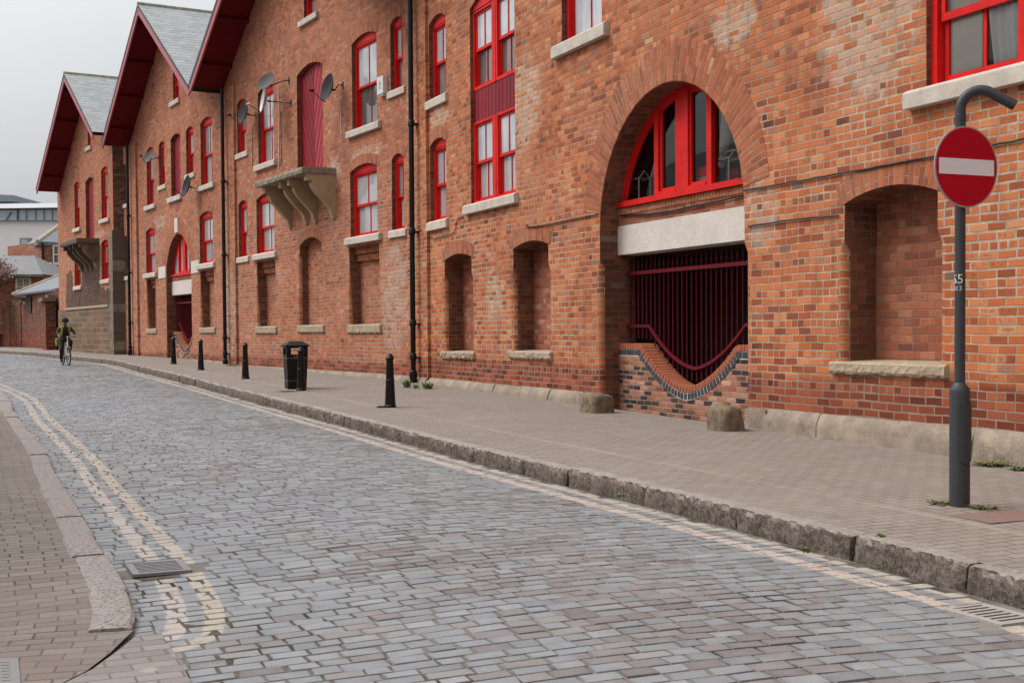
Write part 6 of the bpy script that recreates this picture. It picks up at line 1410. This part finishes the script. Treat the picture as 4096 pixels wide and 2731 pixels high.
skin('nose',[(.125,0,1.57),(.152,0,1.54)],[(0,1)],[.010,.014],SK,pe); skin('mouth',[(.128,-.02,1.505),(.133,0,1.503),(.128,.02,1.505)],[(0,1),(1,2)],[.005,.006,.005],MAR,pe,0,1)
for s in (-1,1):
    P=[(.25,s*.29,1.085),(.29,s*.285,1.06)];E_=[(0,1)];R_=[.032,.036]
    for k in range(4):
        y=s*(.315-.022*k); i=len(P); P+=[(.315,y,1.068),(.335,y,1.045),(.318,y,1.022)]; E_+=[(1,i),(i,i+1),(i+1,i+2)]; R_+=[.010,.0095,.008]
    i=len(P); P+=[(.30,s*.245,1.05),(.315,s*.238,1.03)]; E_+=[(1,i),(i,i+1)]; R_+=[.011,.009]
    skin('glove',P,E_,R_,GLV,pe,1,1)
for s,f in ((1,(-.03,.15,.475)),(-1,(-.10,-.14,.155))):
    skin('shoe',[(f[0]-.03,f[1],f[2]+.02),(f[0]+.05,f[1],f[2]+.005),(f[0]+.15,f[1],f[2]-.005)],[(0,1),(1,2)],[.045,.042,.032],BLK,pe,0,1)

# ================================================================ LIGHT
w=bpy.data.worlds.new('World'); SC.world=w; w.use_nodes=True; nt=w.node_tree; nt.nodes.clear()
out=nt.nodes.new('ShaderNodeOutputWorld'); bg=nt.nodes.new('ShaderNodeBackground'); sky=nt.nodes.new('ShaderNodeTexSky'); sky.sky_type='NISHITA'; sky.sun_disc=False
SE,SR=R(52),R(280)
sky.sun_elevation=SE; sky.sun_rotation=SR; sky.air_density=1.6; sky.dust_density=4; sky.ozone_density=1
hs=nt.nodes.new('ShaderNodeHueSaturation'); hs.inputs['Saturation'].default_value=.22; nt.links.new(sky.outputs[0],hs.inputs['Color'])
tc=nt.nodes.new('ShaderNodeTexCoord'); nz=nt.nodes.new('ShaderNodeTexNoise'); nz.inputs['Scale'].default_value=2.2; nz.inputs['Detail'].default_value=5; nt.links.new(tc.outputs['Generated'],nz.inputs['Vector'])
rp=nt.nodes.new('ShaderNodeValToRGB'); rp.color_ramp.elements[0].position=.35; rp.color_ramp.elements[0].color=(4.9,5.1,5.4,1); rp.color_ramp.elements[1].position=.7; rp.color_ramp.elements[1].color=(6.1,6.15,6.25,1); nt.links.new(nz.outputs['Fac'],rp.inputs[0])
mx=nt.nodes.new('ShaderNodeMix'); mx.data_type='RGBA'; mx.inputs[0].default_value=.8; nt.links.new(hs.outputs[0],mx.inputs[6]); nt.links.new(rp.outputs[0],mx.inputs[7])
sx=nt.nodes.new('ShaderNodeSeparateXYZ'); nt.links.new(tc.outputs['Generated'],sx.inputs[0]); g=nt.nodes.new('ShaderNodeMapRange'); g.inputs[1].default_value=.22; g.inputs[2].default_value=1; g.inputs[3].default_value=.64; g.inputs[4].default_value=2.1
dt=nt.nodes.new('ShaderNodeVectorMath'); dt.operation='DOT_PRODUCT'; nt.links.new(tc.outputs['Generated'],dt.inputs[0]); dt.inputs[1].default_value=(-.20,.08,.97); nt.links.new(dt.outputs['Value'],g.inputs[0])
vm=nt.nodes.new('ShaderNodeVectorMath'); vm.operation='SCALE'; nt.links.new(mx.outputs[2],vm.inputs[0]); nt.links.new(g.outputs[0],vm.inputs['Scale'])
nt.links.new(vm.outputs[0],bg.inputs[0]); bg.inputs[1].default_value=.11; nt.links.new(bg.outputs[0],out.inputs[0])
ld=bpy.data.lights.new('sun','SUN'); ld.energy=1.5; ld.angle=R(30); ld.color=(1,.965,.92); lo_=bpy.data.objects.new('sun',ld); COL.objects.link(lo_)
# light arrives from behind-left of the camera
az=SR; dirv=Vector((math.sin(az)*math.cos(SE),math.cos(az)*math.cos(SE),math.sin(SE)))
lo_.rotation_euler=dirv.to_track_quat('Z','Y').to_euler(); lo_.location=(0,-5,20)
SC.view_settings.view_transform='Standard'; SC.view_settings.look='None'; SC.view_settings.exposure=.58; SC.view_settings.gamma=1
SC.render.engine='CYCLES'; SC.cycles.diffuse_bounces=3; SC.render.resolution_x=1024; SC.render.resolution_y=682
